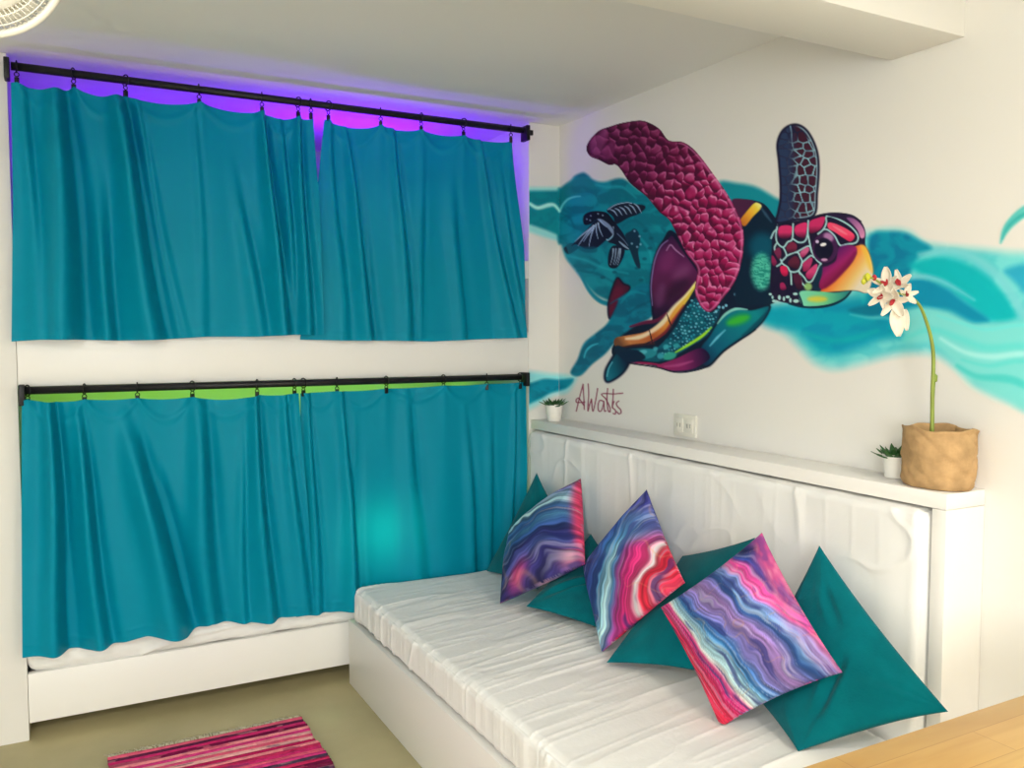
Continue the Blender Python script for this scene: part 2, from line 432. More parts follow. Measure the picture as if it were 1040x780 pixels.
def back_disp(P, N):
    x, y, z = P[..., 0], P[..., 1], P[..., 2]
    h = np.clip((z - .27) / .7, 0, 1)
    crease = lambda q, p, s, k: np.maximum(0, 1 - np.abs(2 * vnoise(q, p, s) - 1)) ** k
    d = y * 1.0 + .35 * (z - .6) * np.sin(y * 2.1 + 1)
    f = crease(d * 8.5, z * 1.3 + y * .4, 70, 10) * .0075 * h ** .7 * sstep(.3, .7, vnoise(y * 2.3, z * 2, 71))
    f += crease(y * 6 + z * 5, z * 6 - y * 3, 72, 12) * .0055 * sstep(.35, .7, vnoise(y * 3.1, z * 3, 73))
    f += crease(y * 22, z * 1.2, 75, 5) * .0018 * h
    f += (fbm(y * 2.2, z * 2.6, 74) - .5) * .014
    f -= .010 * sstep(-1.90, -1.99, y)
    top = (fbm(y * 9, x * 3, 77) - .5) * .010
    return np.where(N[..., 2] > .8, top - .002, np.where(N[..., 0] < -.3, f, 0))
tag(rbox((-.176, -2.003, .266), (-.028, -.02, .985), .03, (16, 260, 110), back_disp).build('back_cushion', M_sheet, merge=1e-5, origin=(-.09, -1, .27)),
    'long white sheeted mattress standing upright as the backrest under the ledge', 'cushion')

# ------------------------------------------------------------------ pillows
def ramp(q, stops):
    xs = [s[0] for s in stops]; cs = np.array([s[1] for s in stops], float)
    return np.stack([np.interp(q, xs, cs[:, i]) for i in range(3)], -1)

def set_paint(me, rgb_lin, name='paint'):
    a = me.color_attributes.new(name, 'FLOAT_COLOR', 'POINT')
    c = np.ones((len(rgb_lin), 4), np.float32); c[:, :3] = rgb_lin
    a.data.foreach_set('color', c.ravel())

PAINT_GAIN = np.array([1.02, 1.02, 1.02])
def pillow(label, cs, pxs, T, material, group, bow=.05, painter=None, creases=(), n=150, seed=1, front_only=.5):
    A, B, C_, D = [np.array(c, float) for c in cs]
    u = (1 - np.cos(np.linspace(0, math.pi, n + 1))) / 2; u = .35 * u + .65 * np.linspace(0, 1, n + 1)
    U, V = np.meshgrid(u, u); x = 2 * U - 1; y = 2 * V - 1
    x2 = x * (1 - bow * (1 - y * y)); y2 = y * (1 - bow * (1 - x * x))
    U2 = (x2 + 1) / 2; V2 = (y2 + 1) / 2
    def bil(a, b, c, d, U, V): return ((a[None, None] * (1 - U[..., None]) + b[None, None] * U[..., None]) * (1 - V[..., None]) + (d[None, None] * (1 - U[..., None]) + c[None, None] * U[..., None]) * V[..., None])
    base = bil(A, B, C_, D, U2, V2)
    nrm = np.cross(B - A, D - A) + np.cross(D - C_, B - C_); nrm /= np.linalg.norm(nrm)
    if nrm @ (CAM - base.mean((0, 1))) < 0: nrm = -nrm
    prof = np.maximum((1 - x * x) * (1 - y * y), 0) ** .5
    def wr(s):
        w = (fbm(U * 3, V * 3, seed + s) - .5) * .35
        rr = 0
        for cxx, cyy in ((-1, -1), (1, -1), (1, 1), (-1, 1)):
            dx = x - cxx; dy = y - cyy; rad = np.sqrt(dx * dx + dy * dy); an = np.arctan2(dy, dx)
            rr = rr + (vnoise(an * 5.0 + seed, 1.5 + cxx, seed + s + 9) - .5) * np.exp(-((rad - .45) / .4) ** 2) * .35
        return 1 + w + rr
    hf = T * prof * wr(0); hb = T * front_only * 2 * prof * wr(20) * .8
    for (u0, v0, u1, v1, w, d) in creases:
        px_, py_ = U - u0, V - v0; ex, ey = u1 - u0, v1 - v0; t = np.clip((px_ * ex + py_ * ey) / (ex * ex + ey * ey), 0, 1)
        dist = np.hypot(px_ - ex * t, py_ - ey * t)
        hf = hf - d * np.exp(-(dist / w) ** 2) * np.sin(np.pi * np.clip(t, .02, .98)) + d * .5 * np.exp(-((dist - 2 * w) / w) ** 2) * np.sin(np.pi * np.clip(t, .02, .98))
    Pf = base + nrm * hf[..., None]; Pb = base - nrm * hb[..., None]
    Pf[..., 2] = np.maximum(Pf[..., 2], .404); Pb[..., 2] = np.maximum(Pb[..., 2], .404); Pb[..., 0] = np.minimum(Pb[..., 0], -.190)
    mb = MB(); mb.grid(Pf); k = len(mb.v); mb.v += [tuple(p) for p in Pb.reshape(-1, 3).tolist()]
    m_ = n + 1
    for j in range(n):
        for i in range(n):
            a = k + j * m_ + i; mb.f.append((a, a + m_, a + m_ + 1, a + 1))
    me = bpy.data.meshes.new('throw_pillow'); me.from_pydata(mb.v, [], mb.f)
    if painter is not None:
        px = [np.array(p, float) for p in pxs]
        Q = bil(*px, U, V)
        rgb = painter(Q[..., 0], Q[..., 1], U, V); rgbb = rgb[:, ::-1] * 0 + painter(Q[..., 0] + 30, Q[..., 1] - 20, U, V)
        col = np.concatenate([rgb.reshape(-1, 3), rgbb.reshape(-1, 3)]); col = np.clip(lin(col) * PAINT_GAIN, 0, .95)
        set_paint(me, col)
    bm = bmesh.new(); bm.from_mesh(me); bmesh.ops.remove_doubles(bm, verts=bm.verts, dist=1e-5); bmesh.ops.recalc_face_normals(bm, faces=bm.faces); bm.to_mesh(me); bm.free()
    cen = base.mean((0, 1)); cen[2] = min(c[2] for c in (A, B, C_, D))
    o = link('throw_pillow', me, material, origin=cen)
    return tag(o, label, 'pillow', group)

RED = (226, 30, 62); MAG = (205, 25, 110); MAR = (130, 25, 70); NAVY = (34, 36, 98); COB = (38, 62, 160); BLU = (40, 110, 180); SKY = (95, 165, 210); AQ = (165, 205, 215)
PERI = (112, 108, 190); LIL = (150, 110, 185); PNK = (232, 70, 150); CRM = (215, 205, 200); VIO = (90, 50, 140); ROSE = (205, 120, 150)

def streaks(q, p, seed, rgb):
    """thin paler streaks and gold veins that follow the bands"""
    fine = (fbm(p * .02 + 3, q * .42, seed + 11, 3) - .5)[..., None]
    rgb = np.clip(rgb * (1 + .9 * fine) + 40 * np.maximum(fine, 0), 0, 255)
    rgb = rgb * .86 + rgb.mean(-1, keepdims=True) * .14
    s = fbm(p * .012 + 4, q * .24, seed, 3)
    m1 = sstep(.60, .72, s)[..., None] * .40; rgb = rgb * (1 - m1) + np.array([205, 205, 225.]) * m1
    m3 = sstep(.62, .74, fbm(p * .02 + 9, q * .11 + 2, seed + 3, 3))[..., None] * .55; rgb = rgb * (1 - m3) + np.array([32, 38, 110.]) * m3
    g = vnoise(p * .022 + 7, q * .055 + 1, seed + 5); m2 = np.exp(-((g - .5) / .012) ** 2)[..., None] * .3
    return rgb * (1 - m2) + np.array([225, 165, 110.]) * m2

def paint_m3(X, Y, U, V):
    w = (fbm(X * .02, Y * .02, 81, 3) - .5)
    q = (X - Y) + 46 * w + 7 * (fbm(X * .05, Y * .05, 83, 2) - .5); p = X + Y
    # left hem band follows the lower left edge
    edge = np.exp(-((1 - V) / .16) ** 2)       # V -> 1 is the D-C edge
    q = q - 45 * edge * (Y < 9999) + 0
    rgb = ramp(q, [(-60, RED), (-10, (222, 28, 75)), (22, MAG), (38, (200, 60, 130)), (46, CRM), (56, AQ), (74, (130, 180, 205)), (86, BLU), (98, (60, 110, 190)), (108, PERI), (130, LIL), (142, PERI), (150, (30, 75, 150)), (157, (100, 150, 210)), (172, (112, 130, 205)), (180, PNK), (194, (225, 60, 160)), (200, COB), (214, NAVY), (221, VIO), (228, ROSE), (250, (220, 110, 150))])
    rgb = streaks(q, p, 85, rgb)
    hem = (sstep(.16, .03, V + .10 * (fbm(U * 6, V * 4, 88, 2) - .5)) * (.35 + .65 * sstep(.75, .3, U)))[..., None] * .9
    return rgb * (1 - hem) + ramp(fbm(U * 14, V * 30, 89, 2), [(.3, (222, 120, 160)), (.5, (205, 80, 140)), (.7, (150, 70, 140))]) * hem
def paint_m2(X, Y, U, V):
    w = (fbm(X * .025, Y * .025, 91, 3) - .5)
    # bands climb steeply to the right, then fan out
    q = (X - 590) * 1.0 + (Y - 663) * .38 + 30 * w + 4 * (fbm(X * .06, Y * .06, 92, 2) - .5); p = Y - X * .4
    rgb = ramp(q, [(-40, (95, 95, 150)), (-26, (60, 70, 150)), (-10, (40, 60, 140)), (-2, (50, 100, 170)), (6, SKY), (13, AQ), (18, (60, 120, 175)), (24, (140, 40, 120)), (34, MAG), (44, (205, 45, 110)), (50, CRM), (55, RED), (72, (236, 28, 60)), (84, (232, 60, 110)), (90, (225, 130, 160)), (98, (225, 50, 110))])
    top = sstep(540, 505, Y)[..., None]; rgb = rgb * (1 - top) + ramp(Y + 10 * w, [(497, VIO), (508, (150, 80, 170)), (520, (200, 100, 180)), (527, CRM), (532, (60, 70, 160)), (548, BLU)]) * top
    mid = (sstep(575, 545, Y) * sstep(.62, .4, U))[..., None] * .75; rgb = rgb * (1 - mid) + ramp(Y + 14 * w - (X - 640) * -.45, [(520, COB), (540, (50, 90, 170)), (552, BLU), (562, SKY), (575, (40, 90, 160))]) * mid
    return streaks(q, p, 95, rgb)
def paint_m1(X, Y, U, V):
    w = (fbm(X * .03, Y * .03, 101, 3) - .5)
    q = (Y - 488) + (X - 590) * .62 + 22 * w - .0035 * (X - 550) ** 2; p = X - Y * .6
    rgb = ramp(q, [(-30, (130, 160, 205)), (-8, (100, 150, 200)), (0, (120, 120, 185)), (8, (110, 165, 205)), (16, AQ), (21, (70, 120, 175)), (29, (30, 70, 140)), (36, (60, 120, 165)), (43, (40, 80, 150)), (52, NAVY), (60, (50, 70, 140)), (66, (40, 38, 112)), (76, (36, 34, 100)), (90, (64, 36, 104)), (110, (110, 40, 110))])
    pk = (np.exp(-(((X - 585) / 9) ** 2 + ((Y - 570 - (585 - X) * .5) / 8) ** 2)))[..., None] * .95; rgb = rgb * (1 - pk) + np.array([222, 120, 150.]) * pk
    pk = np.exp(-((((X - 535) * .74 + (Y - 592) * .67) / 4.5) ** 2 + (((X - 535) * .67 - (Y - 592) * .74) / 17) ** 2))[..., None] * .95; rgb = rgb * (1 - pk) + np.array([215, 50, 140.]) * pk
    hem = np.exp(-((V) / .05) ** 2)[..., None]; rgb = rgb * (1 - hem) + np.array([215, 45, 95.]) * hem
    le = np.exp(-((U) / .04) ** 2)[..., None]; rgb = rgb * (1 - le * .8) + np.array([120, 25, 60.]) * le * .8
    return streaks(q, p, 105, rgb)

G1 = 'marbled throw pillows on the daybed'; G2 = 'plain teal throw pillows on the daybed'
pillow('marbled blue and magenta pillow farthest from camera, beside the bunk curtain',
       [(-.253, -.581, .857), (-.422, -.873, .612), (-.601, -.572, .414), (-.419, -.317, .625)], [(590, 486), (594, 573), (508, 613), (519, 537)],
       .085, M_print, G1, .03, paint_m1, seed=3)
pillow('marbled pillow with a large red and magenta lower half, middle of three',
       [(-.287, -1.044, .892), (-.413, -1.401, .681), (-.524, -1.13, .399), (-.386, -.804, .584)], [(657, 497), (696, 592), (611, 663), (592, 575)],
       .066, M_print, G1, .05, paint_m2, seed=5)
pillow('marbled periwinkle and pink pillow nearest the camera, leaning on teal pillows',
       [(-.349, -1.644, .875), (-.424, -1.989, .62), (-.537, -1.70, .392), (-.474, -1.365, .606)], [(774, 541), (856, 683), (732, 739), (671, 617)],
       .055, M_print, G1, .06, paint_m3, seed=7)
pillow('teal pillow in the far corner behind the farthest marbled pillow',
       [(-.24, -.214, .826), (-.257, -.604, .577), (-.371, -.445, .40), (-.432, -.117, .40)], None, .05, M_teal_pillow, G2, .07, seed=11)
pillow('teal pillow lying low between the two farther marbled pillows',
       [(-.205, -.58, .635), (-.23, -.931, .494), (-.44, -1.05, .43), (-.574, -.721, .441)], None, .035, M_teal_pillow, G2, .06, seed=13,
       creases=((.1, .9, .6, .4, .03, .012),))
pillow('teal pillow tucked behind the nearest marbled pillow, its top corner showing',
       [(-.218, -1.483, .812), (-.42, -1.52, .45), (-.578, -1.235, .413), (-.205, -1.135, .675)], None, .026, M_teal_pillow, G2, .05, seed=17)
pillow('large teal pillow at the right, nearest the wooden table',
       [(-.229, -1.735, .845), (-.278, -2.16, .562), (-.475, -1.905, .404), (-.38, -1.62, .44)], None, .05, M_teal_pillow, G2, .05, seed=19,
       creases=((.55, .25, .85, .75, .03, .010), (.15, .1, .45, .2, .03, .006)))

# ------------------------------------------------------------------ mural painted on the wall
def crop(x0, y0, s): return lambda pts: [(x0 + x / s, y0 + y / s) for x, y in pts]
K5 = crop(780, 205, 6.5); K6 = crop(640, 220, 4.875); K3 = crop(530, 170, 7.4286); K4 = crop(530, 270, 5.571)
KW = crop(570, 120, 3.9); KF = crop(720, 110, 5.2); KR = crop(900, 190, 3.25); KB = crop(760, 280, 5.2); KS = crop(535, 380, 9.4545)
WREF = np.array([218, 208, 192.])

def spline(pts, closed, k=5):
    P = np.array(pts, float); n = len(P); out = []
    rng_ = range(n) if closed else range(n - 1)
    for i in rng_:
        if closed: p0, p1, p2, p3 = P[i - 1], P[i], P[(i + 1) % n], P[(i + 2) % n]
        else: p0, p1, p2, p3 = P[max(i - 1, 0)], P[i], P[i + 1], P[min(i + 2, n - 1)]
        for j in range(k):
            t = j / k
            out.append(.5 * (2 * p1 + (p2 - p0) * t + (2 * p0 - 5 * p1 + 4 * p2 - p3) * t * t + (3 * p1 - 3 * p2 + p3 - p0) * t ** 3))
    if not closed: out.append(P[-1])
    return np.array(out)

class Canvas:
    """a patch of wall, sampled on a fine grid of sketch coordinates"""
    def __init__(s, x0, x1, y0, y1, step, axis, val):
        s.xs = np.arange(x0, x1 + 1e-6, step); s.ys = np.arange(y0, y1 + 1e-6, step)
        s.X, s.Y = np.meshgrid(s.xs, s.ys); s.rgb = np.tile(WREF, s.X.shape + (1,)); s.al = np.zeros(s.X.shape); s.lay = np.zeros(s.X.shape, int)
        s.axis, s.val = axis, val
    def win(s, P, m):
        i0, i1 = np.searchsorted(s.xs, [P[:, 0].min() - m, P[:, 0].max() + m]); j0, j1 = np.searchsorted(s.ys, [P[:, 1].min() - m, P[:, 1].max() + m])
        return (slice(j0, j1), slice(i0, i1)) if i1 > i0 and j1 > j0 else None
    def over(s, w, mk, col, layer):
        c = col(s.X[w], s.Y[w]) if callable(col) else np.array(col, float)
        s.rgb[w] = s.rgb[w] * (1 - mk[..., None]) + c * mk[..., None]
        s.al[w] = 1 - (1 - s.al[w]) * (1 - mk)
        l = s.lay[w]; l[mk > (.5 if layer > 1 else .03)] = layer; s.lay[w] = l
    def sd(s, P, w):
        X = s.X[w]; Y = s.Y[w]; d = np.full(X.shape, 1e9); ins = np.zeros(X.shape, bool)
        for i in range(len(P)):
            ax, ay = P[i - 1]; bx, by = P[i]; ex, ey = bx - ax, by - ay; L = ex * ex + ey * ey + 1e-12
            t = np.clip(((X - ax) * ex + (Y - ay) * ey) / L, 0, 1)
            d = np.minimum(d, (X - ax - ex * t) ** 2 + (Y - ay - ey * t) ** 2)
            c = (ay > Y) != (by > Y)
            if ey != 0: ins ^= c & (X < ax + ex * (Y - ay) / ey)
        return np.where(ins, 1, -1) * np.sqrt(d)
    def poly(s, pts, col, layer, soft=.5, a=1., smooth=True, out=None):
        P = spline(pts, True) if smooth else np.array(pts, float); w = s.win(P, soft * 2 + 3)
        if not w: return
        d = s.sd(P, w); s.over(w, sstep(-soft, soft, d) * a, col, layer)
        if out: s.over(w, np.exp(-(d / out[1]) ** 2) * (out[2] if len(out) > 2 else 1), out[0], layer)
    def stroke(s, pts, wd, col, layer, soft=.5, a=1., smooth=True):
        P = spline(pts, False) if smooth else np.array(pts, float)
        wd = np.interp(np.linspace(0, 1, len(P)), np.linspace(0, 1, len(wd)), wd) if hasattr(wd, '__len__') else np.full(len(P), float(wd))
        w = s.win(P, wd.max() + soft * 2 + 2)
        if not w: return
        X = s.X[w]; Y = s.Y[w]; d = np.full(X.shape, 1e9)
        for i in range(len(P) - 1):
            ax, ay = P[i]; ex, ey = P[i + 1] - P[i]; L = ex * ex + ey * ey + 1e-12
            t = np.clip(((X - ax) * ex + (Y - ay) * ey) / L, 0, 1)
            d = np.minimum(d, np.hypot(X - ax - ex * t, Y - ay - ey * t) - (wd[i] + (wd[i + 1] - wd[i]) * t) / 2)
        s.over(w, sstep(soft, -soft, d) * a, col, layer)
    def dot(s, c, r, col, layer, soft=.5, a=1., ry=None, ang=0):
        ry = ry or r; t = np.linspace(0, 2 * math.pi, 24, endpoint=False); x = r * np.cos(t); y = ry * np.sin(t)
        s.poly(np.stack([c[0] + x * math.cos(ang) - y * math.sin(ang), c[1] + x * math.sin(ang) + y * math.cos(ang)], 1), col, layer, soft, a, False)
    def voronoi(s, P, seeds, w):
        X = s.X[w]; Y = s.Y[w]; f1 = np.full(X.shape, 1e9); f2 = f1.copy(); dx = np.zeros_like(X); dy = dx.copy()
        for (x, y, sx, sy, an) in seeds:
            c_, s_ = math.cos(an), math.sin(an); ux = ((X - x) * c_ + (Y - y) * s_) / sx; uy = (-(X - x) * s_ + (Y - y) * c_) / sy
            d = np.hypot(ux, uy); n = d < f1; f2 = np.where(n, f1, np.minimum(f2, d)); f1 = np.where(n, d, f1); dx = np.where(n, X - x, dx); dy = np.where(n, Y - y, dy)
        return f1, f2, dx, dy

def teal(c1, c2, sc=.05, seed=200):
    c1 = np.array(c1, float); c2 = np.array(c2, float)
    def f(X, Y):
        t = sstep(.3, .7, fbm(X * sc + 3 * fbm(X * sc, Y * sc, seed + 4, 2), Y * sc * 1.8, seed, 3))[..., None]
        return c1 * (1 - t) + c2 * t
    return f
def grad(p0, p1, stops):
    p0 = np.array(p0, float); e = np.array(p1, float) - p0; L = e @ e
    def f(X, Y): return ramp(((X - p0[0]) * e[0] + (Y - p0[1]) * e[1]) / L, stops)
    return f

def paint_mural(c):
    WTR, TUR, SML, SIG = 1, 2, 3, 4
    A = c.poly; S = c.stroke
    AQUA = (140, 212, 202)
    # ---- water, left
    A(K3([(-20, 150), (285, 150), (300, 560), (180, 530), (65, 490), (-20, 470)]), (120, 205, 195), WTR, 2.5, .75, False)
    A(K3([(-40, 178), (290, 178), (290, 515), (180, 470), (65, 430), (-40, 400)]), teal((6, 116, 124), (4, 130, 134), .06), WTR, 2.2, 1, False)
    A(K3([(268, 200), (300, 150), (370, 100), (400, 65), (460, 40), (500, 60), (540, 95), (620, 110), (760, 85), (900, 180), (1060, 230), (1200, 380), (1200, 600), (1100, 800), (1040, 950), (800, 1040), (620, 990), (540, 940), (460, 850), (390, 760), (330, 680), (300, 590), (270, 540)]),
      teal((0, 104, 116), (10, 134, 142), .06, 210), WTR, 2.4)
    A(K3([(285, 320), (290, 190), (360, 110), (460, 60), (560, 150), (450, 190), (380, 215), (320, 260)]), (8, 112, 108), WTR, 3.0, .6)
    S(K3([(284, 335), (310, 280), (350, 240), (400, 222), (440, 218)]), [2.2, 2, 1], (95, 190, 185), WTR, 1.2)
    S(K3([(60, 275), (120, 305), (200, 285), (245, 285), (284, 328)]), [3.5, 4.5, 2.5], (165, 222, 205), WTR, 1.5)
    for k, pts in enumerate(([(300, 350), (360, 380), (400, 460)], [(560, 130), (640, 150), (760, 150), (860, 230)], [(760, 440), (850, 400), (950, 480), (1000, 600)], [(350, 670), (480, 700), (620, 760), (800, 800)], [(420, 780), (560, 800), (700, 870)], [(900, 540), (960, 620), (980, 720)])):
        S(K3(pts), [1.5, 3, 1], (30, 160, 165) if k % 2 else (0, 92, 106), WTR, 1.8, .7)
    for x, y in ((930, 480), (975, 535), (965, 610), (925, 690), (870, 760), (700, 790), (610, 830), (900, 850)):
        c.dot(K3([(x, y)])[0], 2.4, (0, 78, 92), WTR, 1.2, .8, 1.6)
    S(K4([(330, 40), (375, 130), (430, 190), (490, 213), (550, 195), (630, 140)]), [2.5, 4, 5, 4], (8, 122, 136), WTR, 1.4)
    # strip and corner, low
    A(K4([(-20, 610), (60, 600), (150, 610), (260, 620), (310, 625), (260, 710), (180, 730), (60, 800), (-20, 810)]), (120, 208, 205), WTR, 4, .8)
    A(K4([(-20, 680), (60, 660), (130, 640), (210, 645), (290, 640), (255, 690), (160, 720), (90, 760), (-20, 790)]), teal((0, 112, 128), (0, 132, 150), .09), WTR, 2.2)
    # behind the raised flipper
    A([(730, 186), (748, 186), (768, 190), (786, 200), (802, 210), (806, 225), (790, 238), (760, 230), (742, 212)], (0, 126, 134), WTR, 3.5, .95)
    # ---- water, right
    A([(768, 316), (790, 308), (830, 300), (866, 292), (866, 240), (880, 237), (900, 234), (922, 236), (942, 248), (1000, 254), (1040, 257), (1140, 258), (1140, 452), (1075, 432), (1040, 414), (1010, 402), (988, 390), (972, 374), (950, 360), (925, 358), (898, 362), (870, 370), (846, 374), (828, 368), (813, 353), (800, 340), (784, 330)],
      teal((80, 186, 184), (110, 200, 192), .04), WTR, 8)
    A(KB([(40, 170), (300, 160), (560, 120), (720, 120), (820, 220), (830, 310), (700, 340), (560, 385), (450, 420), (370, 400), (300, 330), (230, 285), (90, 255)]), teal((0, 138, 162), (0, 152, 166), .05), WTR, 8)
    A(KR([(-60, 190), (-40, 150), (0, 146), (60, 150), (110, 175), (150, 205), (100, 240), (60, 330), (0, 400), (-60, 400)]), teal((0, 112, 140), (0, 134, 152), .05), WTR, 4)
    A(KR([(80, 255), (170, 232), (260, 252), (340, 300), (400, 370), (425, 432), (350, 442), (290, 400), (200, 330), (120, 290)]), (0, 166, 166), WTR, 5, .95)
    A(KR([(20, 320), (110, 302), (190, 330), (260, 380), (340, 440), (280, 450), (200, 415), (120, 395), (40, 400)]), (0, 128, 156), WTR, 4, .95)
    A(KR([(390, 275), (455, 255), (560, 262), (640, 262), (640, 430), (560, 410), (470, 360), (420, 310)]), (34, 152, 176), WTR, 5, .9)
    S(KR([(70, 302), (130, 295), (200, 318), (290, 372)]), [2, 5, 5, 2], (112, 186, 190), WTR, 3, .8)
    S(KR([(110, 222), (230, 212), (330, 258), (400, 330), (455, 420), (520, 480)]), [4, 8, 10, 9], (112, 192, 190), WTR, 4, .85)
    A(KB([(530, 185), (600, 160), (720, 150), (770, 205), (650, 218)]), (0, 112, 134), WTR, 2.5, .9)
    S(KB([(540, 205), (640, 222), (740, 225), (830, 300)]), [1, 4, 3], (100, 190, 190), WTR, 2.5, .7)
    S(KB([(300, 300), (420, 340), (560, 330), (680, 290)]), [2, 6, 3], (10, 165, 160), WTR, 4, .7)
    A(KR([(90, 425), (140, 408), (210, 412), (290, 452), (380, 448), (455, 440), (640, 450), (760, 470), (760, 860), (600, 800), (455, 740), (390, 700), (300, 655), (240, 605), (200, 560), (150, 520), (60, 510)]), (118, 202, 190), WTR, 6, .95)
    S(KR([(60, 500), (150, 470), (240, 500), (330, 530), (455, 525), (640, 540)]), [4, 7, 6], (90, 202, 190), WTR, 4, .8)
    S(KR([(180, 500), (260, 545), (350, 560), (455, 550), (640, 560)]), [3, 6, 5], (164, 218, 206), WTR, 2.5, .8)
    S(KR([(235, 590), (300, 625), (390, 632), (455, 652), (640, 740)]), [3, 8, 7], (70, 190, 178), WTR, 3, .9)
    S(KR([(250, 570), (340, 590), (455, 575), (640, 620)]), [2, 5, 4], (92, 200, 188), WTR, 2.5, .8)
    S(KR([(170, 425), (250, 450), (330, 470), (455, 455), (640, 470)]), [2, 4, 4], (104, 206, 196), WTR, 2, .8)
    S(KR([(378, 184), (390, 150), (412, 118), (455, 82), (520, 50), (600, 40)]), [1.5, 7, 10, 12, 10], (88, 182, 168), WTR, 2)
    S(KR([(384, 170), (400, 135), (440, 98), (520, 62)]), [1, 3, 4], (46, 158, 150), WTR, 2, .8)

    # ---- small turtle
    NV = (16, 22, 42); LT = (172, 190, 205)
    A(K3([(318, 612), (370, 570), (440, 590), (400, 630), (345, 655)]), (0, 84, 98), SML, .6)
    A(K3([(318, 612), (335, 600), (350, 648), (335, 640)]), (8, 40, 55), SML, .6)
    A(K3([(560, 395), (620, 388), (690, 440), (705, 500), (640, 545), (560, 610), (480, 615), (410, 580), (375, 592), (430, 530), (500, 460)]), NV, SML, .6)
    A(K3([(410, 590), (480, 600), (560, 600), (560, 640), (470, 640)]), (0, 84, 100), SML, 1.2, .7)
    for a_, b_ in (((540, 440), (425, 590)), ((520, 460), (400, 560)), ((548, 440), (505, 600)), ((560, 430), (575, 540)), ((575, 420), (610, 520)), ((540, 460), (465, 560)), ((590, 400), (640, 450))):
        S(K3([a_, ((a_[0] + b_[0]) / 2 - 5, (a_[1] + b_[1]) / 2), b_]), [1.7, 1.1, .5], LT, SML, .4, .9)
    A(K3([(640, 325), (700, 283), (790, 263), (860, 278), (920, 286), (930, 310), (880, 352), (800, 382), (745, 415), (705, 425), (690, 375)]), NV, SML, .5)
    for i in range(6):
        x = 665 + i * 36; S(K3([(x, 318 - i * 9), (x + 30, 330 - i * 7), (x + 55, 365 - i * 5)]), [.6, 1.5, .6], LT, SML, .4, .85)
    S(K3([(650, 318), (710, 282), (790, 266), (830, 272)]), .9, LT, SML, .4, .9)
    A(K3([(462, 410), (468, 362), (510, 336), (580, 330), (645, 345), (690, 400), (730, 450), (760, 500), (700, 480), (650, 420), (570, 392), (525, 425), (480, 435)]), (12, 16, 32), SML, .5)
    for x, y in ((490, 390), (520, 365), (575, 350), (515, 400), (610, 362)): c.dot(K3([(x, y)])[0], .8, LT, SML, .5, .8)
    A(K3([(570, 395), (600, 390), (660, 430), (695, 480), (690, 510), (640, 450)]), (150, 165, 190), SML, .6, .8)
    S(K3([(690, 450), (700, 490), (660, 545), (640, 545)]), 1.2, LT, SML, .4, .9)
    A(K3([(700, 430), (760, 490), (800, 570), (812, 620), (770, 620), (700, 580), (650, 560), (690, 520)]), NV, SML, .6)
    S(K3([(735, 560), (770, 590), (805, 615)]), [1, 2.2, 1], LT, SML, .5, .8)
    S(K3([(720, 500), (770, 550), (800, 590)]), 1.0, (110, 130, 150), SML, .5, .8)
    A(K3([(655, 650), (690, 590), (770, 612), (765, 680), (715, 758), (655, 745)]), NV, SML, .5)
    for x0, x1 in ((690, 668), (710, 690), (735, 705), (745, 722)): S(K3([(x0, 615), ((x0 + x1) / 2 + 6, 670), (x1, 735)]), [1.6, 1, .5], LT, SML, .4, .8)
    A(K3([(780, 510), (820, 480), (850, 462), (882, 495), (892, 560), (878, 640), (895, 755), (862, 742), (825, 650), (800, 580)]), (14, 44, 62), SML, .7)
    for x, y in ((850, 480), (888, 520), (830, 575), (895, 580), (870, 600)): c.dot(K3([(x, y)])[0], 1.1, (140, 175, 190), SML, .6, .8)

    # ---- turtle body
    A(K6([(-20, 560), (90, 520), (110, 490), (98, 330), (125, 200), (165, 110), (210, 70), (330, 200), (400, 330), (460, 330), (500, 230), (520, 60), (505, -60), (560, -85), (650, -70), (700, -20), (740, 60), (725, 200), (725, 400), (690, 440), (660, 510), (600, 570), (540, 610), (460, 665), (390, 735), (290, 765), (200, 765), (130, 742), (60, 730), (0, 722), (-70, 706), (-90, 650)]), (10, 24, 44), TUR, .5)
    A(K4([(497, 300), (488, 225), (505, 150), (528, 85), (545, 68), (575, 100), (612, 122), (580, 180), (540, 250)]), (72, 14, 40), TUR, .5, 1, True, ((14, 18, 40), 1.0))
    A(K4([(500, 280), (500, 200), (530, 120), (575, 130), (555, 200)]), (108, 20, 48), TUR, 3, .6)
    # swoop of water over the hind part
    A(K4([(735, 120), (690, 100), (640, 120), (600, 150), (545, 185), (500, 215), (545, 195), (510, 280), (475, 335), (420, 380), (350, 440), (315, 530), (275, 605), (330, 622), (400, 555), (470, 500), (525, 435), (560, 400), (640, 340), (720, 300), (745, 265), (735, 200)]), teal((0, 92, 112), (4, 118, 136), .07, 220), WTR, 1.8)
    S(K4([(352, 520), (365, 480), (395, 452), (430, 440)]), [1, 2.2, 1], (70, 195, 205), WTR, 1, .8)
    S(K4([(560, 210), (620, 150), (700, 160)]), [1, 3, 1], (10, 140, 150), WTR, 1.5, .7)
    S(K4([(600, 270), (660, 230), (730, 200)]), [1, 3, 2], (0, 78, 98), WTR, 1.5, .7)
    # shell, hind part
    A(K6([(178, 112), (212, 92), (262, 165), (305, 225), (345, 300), (290, 380), (200, 470), (122, 500), (108, 430), (102, 330), (118, 220), (145, 150)]), grad(K6([(150, 110)])[0], K6([(220, 470)])[0], [(0, (58, 18, 56)), (.4, (92, 26, 72)), (.75, (78, 24, 58)), (1, (34, 14, 42))]), TUR, .6, 1, True, ((16, 16, 40), 1.3))
